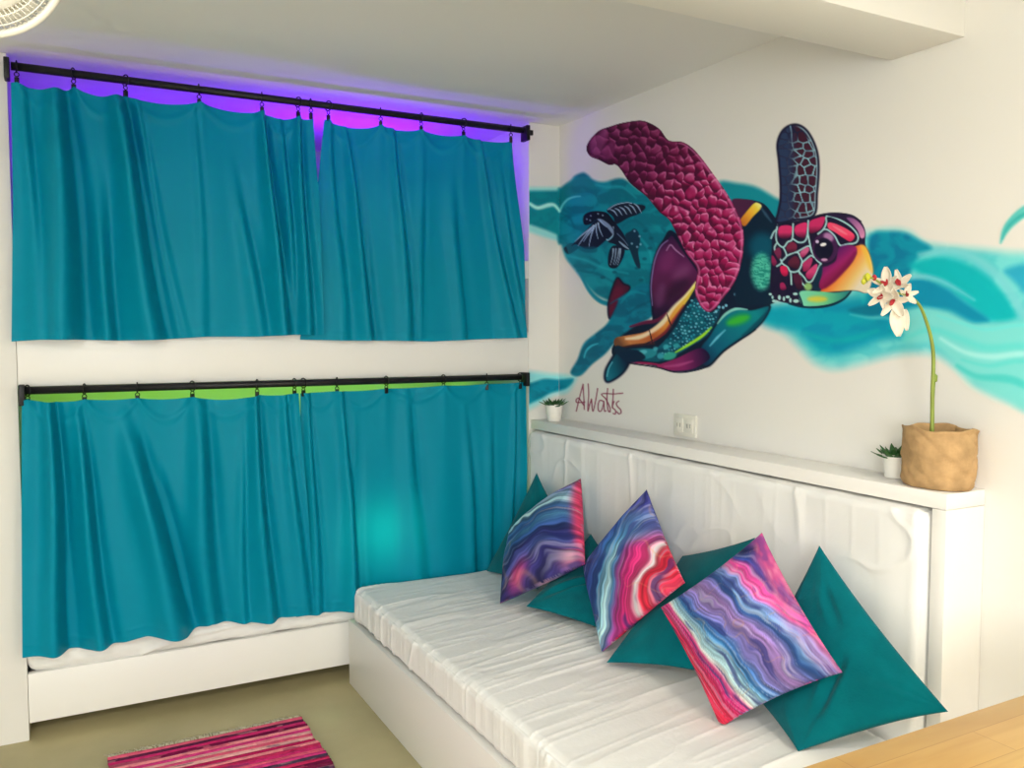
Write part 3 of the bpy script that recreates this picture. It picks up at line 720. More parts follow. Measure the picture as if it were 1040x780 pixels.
    c.dot(K6([(255, 275)])[0], 10, (132, 66, 108), TUR, 6, .6, 6, -.6); c.dot(K6([(185, 215)])[0], 8, (128, 44, 96), TUR, 6, .6, 12, .4); c.dot(K6([(150, 390)])[0], 5, (110, 56, 96), TUR, 4, .6, 12, .2)
    c.dot(K6([(235, 360)])[0], 14, (34, 12, 36), TUR, 6, .6, 7, -.7)
    S(K6([(110, 440), (104, 340), (120, 225), (150, 150), (186, 118)]), [.8, 1.4, 1.4, 1], (140, 112, 160), TUR, .6, .9)
    S(K6([(180, 168), (200, 140), (225, 165), (266, 198)]), [1, 1.6, 1.6, 1], (172, 120, 158), TUR, .6, .85)
    S(K6([(0, 545), (70, 525), (130, 515), (180, 480)]), [2, 4, 3], (96, 22, 52), TUR, 1)
    # gold rim
    S(K6([(-55, 622), (0, 614), (90, 592), (165, 540), (220, 470), (280, 398), (338, 312)]), [11, 11.5, 10.5, 9.5, 8, 5.5, 1.5], grad(K6([(-55, 620)])[0], K6([(338, 312)])[0], [(0, (112, 66, 40)), (.08, (196, 118, 60)), (.3, (176, 84, 40)), (.45, (214, 130, 50)), (.7, (224, 168, 60)), (1, (206, 205, 60))]), TUR, .6)
    S(K6([(-20, 605), (40, 598), (95, 575), (160, 525), (215, 450), (280, 385), (325, 325)]), [2, 4.5, 4, 5, 3.5, 2, 1], (242, 218, 176), TUR, 1.4, .85)
    S(K6([(100, 625), (170, 575), (215, 510), (265, 440)]), [1.5, 3, 3, 1.5], (160, 46, 40), TUR, 1.2, .8)
    S(K6([(-60, 655), (0, 640), (80, 632), (120, 628)]), [1.5, 2.5, 1.5], (60, 28, 30), TUR, .8)
    S(K6([(94, 560), (104, 600), (112, 632)]), [.8, 1.5, .8], (50, 22, 26), TUR, .4); S(K6([(182, 482), (195, 520), (206, 545)]), [.8, 1.6, .8], (60, 24, 26), TUR, .4)
    # dotted lower side
    A(K6([(130, 650), (215, 560), (260, 480), (322, 402), (350, 430), (395, 476), (445, 455), (425, 530), (380, 592), (300, 642), (220, 690), (150, 718), (60, 712), (0, 690), (-20, 660), (60, 650)]), teal((4, 60, 78), (8, 88, 100), .12, 230), TUR, .8)
    rs_ = np.random.RandomState(5)
    reg = spline(K6([(180, 640), (255, 505), (315, 410), (395, 478), (440, 462), (415, 530), (375, 585), (230, 660), (150, 690)]), True)
    def inside(P, x, y):
        r = False
        for i in range(len(P)):
            (ax, ay), (bx, by) = P[i - 1], P[i]
            if (ay > y) != (by > y) and x < ax + (bx - ax) * (y - ay) / (by - ay): r = not r
        return r
    pts = []
    for _ in range(2600):
        x = rs_.uniform(668, 733); y = rs_.uniform(298, 364)
        if inside(reg, x, y) and all((x - a_) ** 2 + (y - b_) ** 2 > 8.5 for a_, b_, _r in pts): pts.append((x, y, rs_.uniform(.6, 1.35)))
    for x, y, r in pts: c.dot((x, y), r, (104, 176, 186) if rs_.rand() < .6 else (40, 138, 150), TUR, .5, .95, r * .85)
    for x, y in ((520, 385), (460, 450), (425, 470), (440, 448), (475, 440)): c.dot(K6([(x, y)])[0], 1.5, (130, 190, 205), TUR, .5, .9)
    for x, y, rx, ry, cc in ((85, 680, 10, 5, (36, 134, 138)), (60, 672, 5, 2.5, (90, 180, 180)), (195, 690, 7, 4, (52, 158, 130)), (150, 690, 3.4, 3.2, (54, 150, 160)), (178, 645, 3, 2.6, (60, 160, 165)), (230, 640, 3.2, 2.6, (48, 150, 150)), (125, 655, 2.4, 2.2, (70, 160, 165))):
        c.dot(K6([(x, y)])[0], rx, cc, TUR, 1.2, .9, ry, -.2)
    S(K6([(225, 672), (300, 628), (360, 588), (402, 548)]), [1.5, 3, 3, 1.2], (150, 205, 40), TUR, .9)
    # big front lower fin
    A(K6([(430, 525), (475, 475), (530, 448), (600, 460), (690, 440), (662, 510), (600, 572), (540, 610), (460, 668), (392, 738), (350, 732), (335, 690), (350, 640), (390, 590)]), grad(K6([(340, 720)])[0], K6([(680, 450)])[0], [(0, (6, 30, 58)), (.25, (4, 84, 104)), (.6, (0, 110, 118)), (.85, (0, 122, 122)), (1, (0, 92, 104))]), TUR, .7, 1, True, ((8, 22, 40), 1.2))
    c.dot(K6([(535, 512)])[0], 12, (58, 172, 44), TUR, 4, .95, 4.6, -.3)
    S(K6([(432, 530), (470, 485), (520, 458), (580, 460)]), [1, 2.8, 3, 1], (132, 196, 176), TUR, .8, .95)
    S(K6([(395, 640), (430, 600), (470, 562)]), [1, 2.6, 1], (116, 196, 210), TUR, 1.1, .85)
    S(K6([(560, 590), (620, 540), (680, 470)]), [3, 5, 2], (4, 62, 78), TUR, 1.5, .8)
    A(K6([(132, 738), (225, 704), (330, 655), (372, 660), (395, 700), (350, 735), (300, 757), (220, 764), (165, 752)]), grad(K6([(130, 740)])[0], K6([(395, 690)])[0], [(0, (150, 36, 84)), (.5, (126, 30, 84)), (.8, (70, 18, 62)), (1, (20, 16, 48))]), TUR, .8)
    S(K6([(170, 742), (240, 735), (310, 715)]), [1, 3, 1], (178, 72, 122), TUR, 1.4, .8)
    S(K6([(-40, 712), (30, 722), (100, 728), (150, 735)]), [1, 2.2, 1.5], (150, 26, 72), TUR, .6)
    S(K6([(-70, 706), (0, 726), (130, 746), (220, 770), (300, 766), (390, 738), (460, 670), (540, 614), (620, 560)]), 1.4, (10, 14, 34), TUR, .5)
    # hind flipper
    A(K4([(470, 640), (474, 590), (500, 540), (535, 490), (575, 495), (608, 530), (592, 580), (550, 625), (492, 657)]), grad(K4([(480, 600)])[0], K4([(600, 560)])[0], [(0, (20, 110, 122)), (.4, (0, 84, 98)), (1, (8, 30, 52))]), TUR, .5, 1, True, ((10, 18, 40), 1.3))
    S(K4([(482, 625), (492, 580), (512, 545)]), 1.0, (120, 200, 205), TUR, .6, .8)
    A(K4([(525, 480), (540, 450), (600, 470), (660, 480), (700, 520), (640, 545), (590, 540), (550, 510)]), (8, 34, 54), TUR, 1)
    # neck
    A(K6([(560, 100), (590, -20), (640, -40), (700, 20), (725, 100), (722, 300), (715, 420), (600, 440), (520, 420), (530, 300)]), (6, 30, 48), TUR, 2)
    c.dot(K6([(652, 150)])[0], 13, (0, 84, 102), TUR, 7, .8, 14)
    c.dot(K6([(650, 272)])[0], 10.5, teal((24, 132, 112), (88, 192, 160), .4, 240), TUR, 4, .95, 19)
    A(KF([(122, 482), (190, 480), (240, 495), (200, 540), (165, 595), (140, 540)]), (72, 28, 58), TUR, .8)
    A(KF([(165, 600), (175, 575), (235, 505), (260, 500), (278, 522), (230, 575), (190, 622)]), grad(KF([(170, 600)])[0], KF([(270, 510)])[0], [(0, (196, 104, 30)), (.4, (222, 150, 40)), (.8, (238, 196, 56)), (1, (250, 226, 130))]), TUR, .6)
    S(KF([(275, 525), (300, 560), (330, 600)]), [1, 3, 1], (60, 90, 110), TUR, 1.2, .7)
    # raised far flipper
    fl = KF([(358, 605), (366, 540), (376, 480), (376, 390), (368, 280), (360, 190), (384, 122), (430, 88), (482, 90), (530, 132), (570, 220), (581, 320), (572, 450), (556, 565), (450, 592)])
    P = spline(fl, True); w = c.win(P, 3)
    if w:
        A(fl, (30, 30, 56), TUR, .5)
        seeds = []
        for r_ in range(12):
            yy = 100 + r_ * 46
            for q_ in range(5): seeds.append((720 + (385 + q_ * 42 + (r_ % 2) * 18 + rs_.uniform(-14, 14)) / 5.2, 110 + (yy + rs_.uniform(-16, 16)) / 5.2, 1.15, .95, .35))
        f1, f2, dx, dy = c.voronoi(P, seeds, w); d = c.sd(P, w); ins = sstep(-.5, .5, d - 1.6); e = f2 - f1
        t = sstep(798, 812, c.X[w])
        cell = ins * sstep(.9, 1.8, e); c.over(w, cell * t * .9, (66, 22, 38), TUR); c.over(w, cell * (1 - t) * .8, (40, 58, 88), TUR)
        ln = ins * sstep(1.5, .7, e) * sstep(.12, .2, (c.Y[w] - 125) / 100) ; c.over(w, ln * (.12 + .75 * t) * (.55 + .6 * fbm(c.X[w] * .15, c.Y[w] * .15, 255, 2)), (150, 190, 192), TUR)
        edge = np.exp(-((d - 2.0) / .8) ** 2) * sstep(806, 815, c.X[w]); c.over(w, edge * .8, (150, 188, 192), TUR)
        c.over(w, np.exp(-(d / 1.0) ** 2), (22, 18, 40), TUR)
        S(KF([(430, 95), (436, 130), (440, 200)]), [1.5, .8, .5], (150, 190, 200), TUR, .5, .7)
    # ---- front flipper with scales
    wing = KW([(100, 120), (115, 85), (150, 50), (190, 35), (240, 20), (310, 10), (350, 20), (390, 45), (425, 88), (480, 95), (520, 120), (560, 165), (600, 220), (650, 290), (690, 360), (715, 420), (722, 480), (715, 560), (690, 640), (650, 700), (592, 766), (552, 742), (530, 680), (540, 600), (500, 540), (468, 480), (430, 405), (390, 372), (340, 312), (300, 280), (268, 250), (238, 205), (215, 183), (190, 185), (150, 165), (115, 150)])
    P = spline(wing, True); w = c.win(P, 3)
    if w:
        u = ((c.X[w] - 600) * .62 + (c.Y[w] - 130) * .78) / 190
        base = ramp(u, [(0, (112, 30, 72)), (.12, (88, 16, 52)), (.35, (84, 10, 46)), (.5, (118, 14, 58)), (.6, (152, 18, 70)), (1, (164, 20, 76))])
        d = c.sd(P, w); mk = sstep(-.5, .5, d); c.over(w, mk, lambda X, Y: base, TUR)
        seeds = []; yy = 118
        while yy < 325:
            xx = 590 + (3.5 if int(yy) % 2 else 0)
            while xx < 762:
                k_ = np.clip(((xx - 600) * .62 + (yy - 130) * .78) / 190, 0, 1); sc = 1.35 - .30 * k_
                seeds.append((xx + rs_.uniform(-2.6, 2.6), yy + rs_.uniform(-2.4, 2.4), .85 * sc, 1.15 * sc, .55 - .35 * k_)); xx += 10.6 - 2.2 * k_
            yy += 8.8
        seeds = [q for q in seeds if inside(P, q[0], q[1]) or rs_.rand() < .3]
        X0, Y0 = c.X, c.Y
        c.X = X0 + 7 * (fbm(X0 * .11, Y0 * .11, 260, 2) - .5); c.Y = Y0 + 7 * (fbm(X0 * .11 + 9, Y0 * .11, 262, 2) - .5)
        f1, f2, dx, dy = c.voronoi(P, seeds, w); c.X, c.Y = X0, Y0; e = f2 - f1; r = np.hypot(dx, dy) + 1e-6
        dirn = (dx * .45 - dy * .89) / r; kk = np.clip(u, 0, 1)
        lam = dirn * np.clip(f1 / 3.4, 0, 1.2)
        pk_ = np.array([205, 84, 132.]); dk_ = (np.array([50, 5, 30.]) + kk[..., None] * np.array([48, 6, 20.]))
        g_ = np.clip(.5 + lam * .62 + .5 * (fbm(c.X[w] * .09, c.Y[w] * .09, 252, 2) - .5), 0, 1)[..., None]
        fill = np.where(g_ > .5, base + (pk_ - base) * (g_ - .5) * (.75 + .5 * kk[..., None]), dk_ + (base - dk_) * (g_ * 2))
        c.over(w, mk, lambda X, Y: fill, TUR)
        c.over(w, mk * sstep(1.5, .3, e) * sstep(-.2, -.8, dirn + .3) * .55 + mk * sstep(.9, .2, e) * .25, (52, 5, 32), TUR)
        hl = sstep(.25, .8, dirn) * np.exp(-((e - 1.5) / .9) ** 2) * (.25 + .75 * sstep(.30, .62, u)) * (.45 + .55 * sstep(.35, .6, fbm(c.X[w] * .12, c.Y[w] * .12, 250, 2)))
        c.over(w, mk * np.clip(hl, 0, 1) * .95, (226, 140, 172), TUR)
        rim = np.exp(-((d - 1.6) / 1.0) ** 2) * sstep(655, 700, c.X[w]) * sstep(0, 6, c.X[w] - 690 - (c.Y[w] - 200) * .1); c.over(w, mk * rim * .65, (214, 120, 158), TUR)
        c.over(w, mk * np.exp(-(d / 1.1) ** 2) * sstep(720, 650, c.X[w]) * .8, (44, 8, 32), TUR)
    A(KW([(112, 120), (122, 88), (150, 62), (178, 50), (182, 75), (165, 120), (150, 148), (125, 145)]), (150, 62, 104), TUR, 2.5, .6)
    A(KW([(160, 150), (172, 115), (198, 95), (212, 110), (205, 150), (180, 165)]), (140, 48, 92), TUR, 2, .6)
    # ---- head
    A(K5([(55, 160), (100, 142), (180, 132), (260, 118), (330, 90), (400, 78), (480, 78), (550, 90), (610, 130), (640, 190), (640, 240), (645, 292), (670, 340), (690, 430), (690, 500), (668, 585), (638, 603), (590, 590), (545, 592), (500, 640), (420, 680), (320, 697), (220, 692), (140, 672), (60, 650), (20, 600), (15, 520), (20, 420), (25, 300), (30, 220)]), (26, 18, 44), TUR, .6)
    MESH = (158, 194, 188)
    for pts in ([(62, 155), (52, 220), (62, 270), (100, 300), (130, 265), (160, 245), (166, 145)], [(166, 245), (205, 268), (245, 258), (262, 205), (266, 122)], [(262, 205), (275, 270), (290, 330), (320, 382), (350, 408)],
                [(330, 212), (365, 182), (385, 140), (388, 95), (450, 108), (540, 158), (592, 220), (582, 268), (520, 280), (475, 286), (440, 225), (395, 185), (365, 182)],
                [(100, 300), (122, 355), (90, 398), (130, 432), (150, 460), (200, 455), (225, 400), (213, 365), (190, 332), (125, 355)], [(190, 332), (268, 292), (288, 330)], [(225, 402), (280, 356), (302, 366)],
                [(200, 455), (240, 500), (260, 528), (292, 520), (330, 440), (348, 410)], [(150, 460), (155, 545)], [(58, 425), (90, 398), (60, 350), (42, 305), (60, 270)], [(205, 455), (222, 530), (250, 560)], [(20, 240), (38, 200), (60, 180)]):
        S(K5(pts), 1.7, MESH, TUR, .5)
    for pts, c0, c1 in (([(75, 165), (150, 158), (158, 200), (135, 240), (75, 235)], (206, 44, 96), (70, 14, 44)), ([(182, 160), (253, 137), (253, 200), (235, 240), (182, 215)], (206, 44, 96), (70, 14, 44)), ([(276, 132), (330, 106), (376, 100), (365, 150), (335, 190), (276, 205)], (196, 40, 92), (92, 18, 50)),
                        ([(398, 138), (450, 146), (530, 185), (573, 225), (545, 262), (500, 240), (440, 200), (398, 175)], (236, 70, 100), (196, 34, 74)), ([(120, 300), (155, 264), (190, 285), (180, 328), (135, 335)], (120, 32, 60), (60, 16, 40)), ([(215, 330), (258, 298), (272, 318), (235, 365), (215, 360)], (196, 84, 122), (150, 30, 76)),
                        ([(137, 390), (180, 357), (208, 390), (195, 440), (137, 420)], (88, 26, 48), (56, 14, 36)), ([(233, 402), (283, 367), (293, 390), (270, 445), (235, 460), (229, 430)], (176, 46, 92), (136, 26, 68)), ([(252, 470), (300, 422), (326, 412), (318, 460), (285, 508), (258, 503)], (200, 60, 108), (150, 26, 76)),
                        ([(84, 425), (124, 430), (130, 480), (105, 490), (84, 465)], (204, 26, 74), (150, 16, 60)), ([(42, 322), (75, 302), (88, 345), (74, 383), (46, 342)], (120, 36, 70), (84, 24, 52)), ([(28, 352), (58, 398), (40, 425), (24, 400)], (140, 32, 74), (90, 20, 50)), ([(80, 540), (105, 535), (120, 575), (85, 580)], (150, 30, 76), (100, 18, 56)), ([(165, 482), (212, 482), (225, 558), (190, 570)], (76, 22, 48), (50, 14, 36))):
        q = K5(pts); ys_ = [y for _, y in q]; A(q, grad((q[0][0], min(ys_)), (q[0][0], max(ys_)), [(0, c0), (.55, c0), (1, c1)]), TUR, .5)
    S(K5([(430, 160), (480, 190), (520, 215)]), [1, 2.5, 1], (246, 130, 140), TUR, 1, .7)
    # eyelid, cheek, beak, jaw
    A(K5([(385, 86), (470, 76), (550, 90), (612, 130), (642, 190), (642, 250), (632, 292), (602, 282), (604, 222), (560, 160), (480, 115)]), (36, 24, 54), TUR, .5)
    A(K5([(520, 108), (560, 108), (605, 140), (636, 190), (636, 232), (612, 238), (592, 190), (560, 150)]), grad(K5([(530, 110)])[0], K5([(630, 230)])[0], [(0, (120, 72, 118)), (.5, (176, 104, 146)), (1, (206, 132, 162))]), TUR, .8)
    A(K5([(565, 300), (612, 285), (642, 295), (670, 350), (690, 430), (690, 500), (665, 590), (640, 602), (595, 588), (540, 584), (440, 592), (340, 594), (420, 530), (500, 460), (560, 390), (585, 330)]),
      lambda X, Y: ramp(((X - 780) * 6.5 * .80 + (Y - 205) * 6.5 * .60 - 590) / 220, [(0, (186, 52, 50)), (.22, (222, 96, 40)), (.48, (232, 146, 64)), (.75, (236, 188, 110)), (1, (228, 208, 176))]), TUR, .7)
    A(K5([(610, 290), (642, 297), (668, 350), (690, 430), (690, 470), (665, 440), (640, 360)]), (240, 182, 60), TUR, 3, .85)
    A(K5([(465, 305), (520, 285), (572, 292), (588, 325), (560, 395), (500, 465), (425, 540), (350, 580), (338, 520), (352, 440), (400, 420), (448, 385)]), grad(K5([(440, 340)])[0], K5([(540, 460)])[0], [(0, (92, 22, 86)), (.45, (150, 28, 92)), (.8, (128, 20, 64)), (1, (166, 40, 62))]), TUR, 1.2)
    S(K5([(380, 560), (440, 510), (520, 420), (575, 340)]), [2, 4, 3], (112, 16, 62), TUR, 2.2, .7)
    S(K5([(340, 582), (310, 560), (340, 480), (350, 430)]), [3, 6, 3], (14, 40, 58), TUR, 1)
    c.dot(K5([(655, 500)])[0], 4.2, (196, 192, 24), TUR, 1.2, 1, 3.4); c.dot(K5([(640, 522)])[0], 2.6, (96, 112, 20), TUR, 1, .95, 2.2)
    A(K5([(212, 592), (345, 592), (440, 600), (548, 590), (500, 640), (420, 672), (320, 688), (228, 684)]), grad(K5([(220, 640)])[0], K5([(540, 610)])[0], [(0, (120, 200, 160)), (.5, (104, 190, 130)), (1, (30, 120, 120))]), TUR, .6)
    c.dot(K5([(325, 642)])[0], 10, (208, 192, 62), TUR, 2.5, .95, 3); c.dot(K5([(265, 560)])[0], 4, (146, 190, 104), TUR, 1.5, .9, 4)
    S(K5([(548, 590), (500, 642), (420, 680), (320, 697), (220, 692), (140, 672)]), [1.5, 2.6, 2.2, 2], (8, 40, 58), TUR, .6)
    S(K5([(190, 585), (215, 640), (230, 690)]), 1.6, (8, 40, 58), TUR, .5)
    for x, y, rx, ry in ((15, 610, 1.6, 1.2), (40, 655, 2, 1.4), (75, 632, 1.5, 2.5), (105, 640, 1.2, 2.4), (130, 628, 2.2, 1.4), (148, 650, 1.3, 2.4), (180, 608, 2.4, 1.4), (185, 655, 3, 1.8), (30, 630, 1, 1.8)):
        c.dot(K5([(x, y)])[0], rx, (176, 212, 200), TUR, .6, .95, ry)
    # eye
    c.dot(K5([(376, 305)])[0], 13, (64, 26, 66), TUR, .7, 1, 15.2)
    c.dot(K5([(400, 232)])[0], 5.4, (190, 128, 168), TUR, 2, .85, 4.2, .6)
    c.dot(K5([(368, 310)])[0], 9.6, (14, 14, 36), TUR, 1.2, 1, 11)
    c.dot(K5([(365, 282)])[0], 3.2, (236, 226, 232), TUR, .6, 1, 1.7, -.2); c.dot(K5([(325, 263)])[0], 1.7, (214, 190, 206), TUR, .6, .95); c.dot(K5([(372, 382)])[0], 3.2, (206, 150, 180), TUR, .7, .95, 1.4)
    S(K5([(55, 158), (130, 140), (260, 116), (340, 86), (440, 74), (550, 88), (614, 130)]), 1.3, (20, 14, 36), TUR, .5, .9)
    # ---- signature
    for pts in ([(476, 355), (500, 250), (540, 98)], [(540, 98), (548, 230), (553, 338)], [(556, 268), (482, 272), (476, 244), (500, 232), (530, 275), (550, 300)], [(590, 95), (594, 200), (586, 352), (604, 290), (622, 240)], [(622, 240), (634, 356), (660, 260), (680, 138)],
                [(738, 262), (702, 252), (684, 300), (690, 352), (716, 350), (734, 300), (740, 262), (745, 350), (760, 352)], [(776, 138), (770, 250), (782, 350), (800, 362)], [(832, 145), (826, 250), (820, 320)], [(922, 182), (840, 190), (720, 190), (760, 240), (800, 325), (798, 358)],
                [(838, 262), (822, 318), (850, 345), (852, 380), (830, 378)], [(884, 258), (860, 280), (872, 312), (900, 340), (904, 372), (882, 380), (866, 362)]):
        S(KS(pts), 1.0, (112, 16, 44), SIG, .55, .95)

def build_mural():
    root = empty('wall_mural', (0, -.9, 1.6), 'painted mural of a swimming sea turtle in teal waves on the white wall', 'mural')
    cv = [Canvas(568.0, 1130, 112, 448, .8, 0, -.0012), Canvas(536.4, 568.4, 160, 425, .8, 1, -.0012)]
    names = {1: ('painted_water', 'soft teal painted waves'), 2: ('painted_turtle', 'maroon and teal painted sea turtle with an orange beak'), 3: ('painted_small_turtle', 'small dark navy painted turtle'), 4: ('signature', 'dark red handwritten signature')}
    for c in cv:
        paint_mural(c)
        P = np.zeros(c.X.shape + (3,))
        d = np.einsum('ij,yxj->yxi', R.T, np.stack([c.X - 520, c.Y - 390, np.full(c.X.shape, F)], -1))
        t = (c.val - CAM[c.axis]) / d[..., c.axis]; P = CAM + d * t[..., None]
        if c.axis == 0: P[..., 1] = np.minimum(P[..., 1], -.0013)
        else: P[..., 0] = np.clip(P[..., 0], XR + .0015, -.0013)
        col = np.clip(lin(np.clip(c.rgb, 0, 255)) / lin(WREF) * WALL_ALB, .001, .9)
        lay = np.where((c.al > .025), np.maximum(c.lay, 1), 0)
        fl = np.maximum(np.maximum(lay[:-1, :-1], lay[1:, :-1]), np.maximum(lay[:-1, 1:], lay[1:, 1:]))
        idx = np.arange(c.X.size).reshape(c.X.shape)
        quads = np.stack([idx[:-1, :-1], idx[1:, :-1], idx[1:, 1:], idx[:-1, 1:]], -1)
        sel = [(k, fl == k) for k in (1, 2, 3, 4)]
        if c.axis == 1:
            up = c.Y[:-1, :-1] < 320; sel = [(1, (fl == 1) & up), (1, (fl == 1) & ~up)]
        for k, ok in sel:
            q = quads[ok]
            if len(q) < 4: continue
            used, inv = np.unique(q, return_inverse=True)
            me = bpy.data.meshes.new(names[k][0]); me.from_pydata(P.reshape(-1, 3)[used].tolist(), [], inv.reshape(-1, 4).tolist())
            set_paint(me, col.reshape(-1, 3)[used])
            o = link(names[k][0], me, M_paint, root, smooth=False); o['label'] = names[k][1]
build_mural()

# ------------------------------------------------------------------ plants on the ledge
def pot_profile(r0, r1, h, t=.004):
    return [(0.0001, 0), (r0 * .96, 0), (r0, .003), (r1, h - .003), (r1 - t * .3, h), (r1 - t, h - .002), (r0 - t * .5, .008)]

def leaf_mb(mb, base, ang, tilt, L, w, th):
    """fat pointed leaf growing from base"""
    d = Vector((math.cos(ang) * math.cos(tilt), math.sin(ang) * math.cos(tilt), math.sin(tilt)))
    s = Vector((-math.sin(ang), math.cos(ang), 0)); u = s.cross(d) * -1
    n = 8; k0 = len(mb.v); rings = 9
    for i in range(rings):
        t = i / (rings - 1); ww = w * (math.sin(math.pi * min(1, .12 + .88 * t) ** .8) ** .8 + .02) * .5 if t < 1 else .0004
        c = Vector(base) + d * L * t + Vector((0, 0, 1)) * L * .22 * t * t
        for k in range(n):
            a = 2 * math.pi * k / n
            mb.v.append((c + s * ww * math.cos(a) + u * th * math.sin(a) * (1 - t * .7))[:])
    for i in range(rings - 1):
        for k in range(n):
            k2 = (k + 1) % n; mb.f.append((k0 + i * n + k, k0 + i * n + k2, k0 + (i + 1) * n + k2, k0 + (i + 1) * n + k))
    mb.f.append(tuple(k0 + (rings - 1) * n + k for k in range(n)))
    return mb

def succulent(label, c, r0, r1, h, L, seed, spread):
    e = empty('potted_succulent', c, label, 'plant', 'small succulents in white pots on the ledge')
    rr = random.Random(seed)
    MB().lathe(pot_profile(r0, r1, h), c, 36).build('pot', M_pot, e)
    MB().lathe([(.0002, h - .012), (r1 * .92, h - .012)], c, 24).build('soil', M_soil, e)
    for ringi, (cnt, tilt, ll) in enumerate(((11, .10, 1.0), (9, .40, .85), (6, .8, .55), (3, 1.2, .35))):
        for k in range(cnt):
            a = 2 * math.pi * (k + ringi * .37) / cnt + rr.uniform(-.1, .1)
            mb = leaf_mb(MB(), (c[0] + .006 * math.cos(a), c[1] + .006 * math.sin(a), c[2] + h - .012), a, tilt + rr.uniform(-.1, .12), L * ll * rr.uniform(.88, 1.1), L * .42 * ll, .0035)
            mb.build('leaf', M_leaf, e)
    return e
LEDGE = 1.0305
succulent('tiny succulent in a white pot at the far end of the ledge by the bunk', (-.088, -.105, LEDGE), .030, .040, .075, .060, 3, 1)
succulent('dark green succulent in a white pot half hidden behind the paper bag pot', (-.050, -1.828, LEDGE), .027, .034, .064, .056, 5, 1)

# orchid
oc = (-.076, -1.972, LEDGE)
orch = empty('potted_orchid', oc, 'cream orchid on a long arching stem in a crumpled brown paper bag pot', 'plant')
def bagfn(q, i, a):
    z = q[2] - oc[2]; amp = .0045 if i > 1 else .001
    n = float(fbm(a * 1.9 + 2 * math.sin(z * 40), z * 34 + 1.3 * math.sin(a * 2), 120, 3)) - .5
    n2 = abs(2 * float(vnoise(a * 2.4 + z * 26, z * 12, 123)) - 1)
    k = 1 + (n * 1.6 * amp - max(0, .30 - n2) * .016) / .09
    return (oc[0] + (q[0] - oc[0]) * k, oc[1] + (q[1] - oc[1]) * k, q[2] + (.004 * math.sin(a * 3) + .002 * math.sin(7 * a)) * (1 if z > .13 else 0))
prof = [(.001, 0.0), (.070, 0.0), (.083, .002), (.090, .010)] + [(.0925 + .002 * math.sin(t * 3), .010 + t * .139) for t in np.linspace(.06, .93, 22)] + [(.0945, .146), (.0965, .150), (.094, .1515), (.0915, .148), (.088, .125), (.085, .10)]
MB().lathe(prof, oc, 96, sx=.76, sy=1.0, fn=bagfn).build('paper_bag', M_bag, orch)
MB().lathe([(.0005, .103), (.05, .105), (.087, .102)], oc, 40, sx=.76, sy=1.0).build('soil', M_soil, orch)
def oat(px, py, y): return at(px, py, 1, y)
sp = [oat(947, 437, -1.972), oat(947, 400, -1.972), oat(948, 365, -1.972), oat(946, 345, -1.972), oat(941, 327, -1.972), oat(935, 312, -1.972), oat(928, 304, -1.972), oat(919, 300, -1.972), oat(908, 296, -1.972), oat(898, 290, -1.972), oat(889, 284, -1.972), oat(884, 282, -1.972)]
sp[0][2] = LEDGE + .10
def dense(pts, k=6):
    pts = [np.array(p) for p in pts]; out = []
    for i in range(len(pts) - 1):
        p0 = pts[max(i - 1, 0)]; p1 = pts[i]; p2 = pts[i + 1]; p3 = pts[min(i + 2, len(pts) - 1)]
        for j in range(k):
            t = j / k
            out.append(.5 * ((2 * p1) + (-p0 + p2) * t + (2 * p0 - 5 * p1 + 4 * p2 - p3) * t * t + (-p0 + 3 * p1 - 3 * p2 + p3) * t ** 3))
    return out + [pts[-1]]
dsp = dense(sp)
MB().tube(dsp, [.0052 - .0032 * i / (len(dsp) - 1) for i in range(len(dsp))], 10).build('stem', M_stem, orch)
stk = [oat(945, 437, -1.964), oat(949, 383, -1.966)]; stk[0][2] = LEDGE + .10
MB().tube(stk, .0034, 8).build('support_stake', M_stem, orch)
node = oat(949, 384, -1.970)
MB().lathe([(.0005, -.012), (.007, -.008), (.0075, .006), (.0005, .013)], node, 12).build('stem_clip', M_stem, orch)

def petal(c, d, up, L, w, cup, material, name, parent):
    d = Vector(d).normalized(); up = Vector(up); s = d.cross(up).normalized(); nn = s.cross(d).normalized()
    nu, nv = 9, 11; P = np.zeros((nv, nu, 3))
    for j in range(nv):
        t = j / (nv - 1); ww = w * .5 * (math.sin(math.pi * (.06 + .90 * t ** .85)) ** .75)
        for i in range(nu):
            k = i / (nu - 1) * 2 - 1
            q = Vector(c) + d * L * t + s * ww * k + nn * (cup * L * (t * t) + .18 * w * k * k - .02 * w * math.sin(k * 6))
            P[j, i] = q[:]
    mb = MB().grid(P)
    o = mb.build(name, material, parent)
    md = o.modifiers.new('thickness', 'SOLIDIFY'); md.thickness = .0011
    return o
def flower(px, py, y, face, roll, size, seed, spotted=True):
    c = Vector(oat(px, py, y)); rr = random.Random(seed)
    f = Vector(face).normalized(); a = f.orthogonal().normalized(); b = f.cross(a)
    e = bpy.data.objects.new('flower', None); COL.objects.link(e); e.parent = orch; e.location = c - Vector(orch.location); e.empty_display_size = .02
    for k in range(5):
        an = roll + k * 2 * math.pi / 5
        d = a * math.cos(an) + b * math.sin(an) + f * .35
        wide = size * (.62 if k in (1, 4) else .40)
        petal(c, d, f, size * rr.uniform(.9, 1.1), wide, .12 * rr.uniform(.2, 1.5), M_petal, 'petal', e)
    an = roll + math.pi
    d = a * math.cos(an) + b * math.sin(an) + f * 1.1
    petal(c + f * .003, d, f, size * .45, size * .30, .5, M_throat, 'lip', e)
    mb = MB()
    prof = [(.0004, -.004), (size * .07, -.001), (size * .085, .004), (size * .05, .010), (.0004, .013)]
    mb.lathe(prof, c + f * .002, 10); mb.build('column', M_throat, e)
    return e
flower(901, 289, -1.975, (-.95, -.20, .35), 1.2, .040, 1)
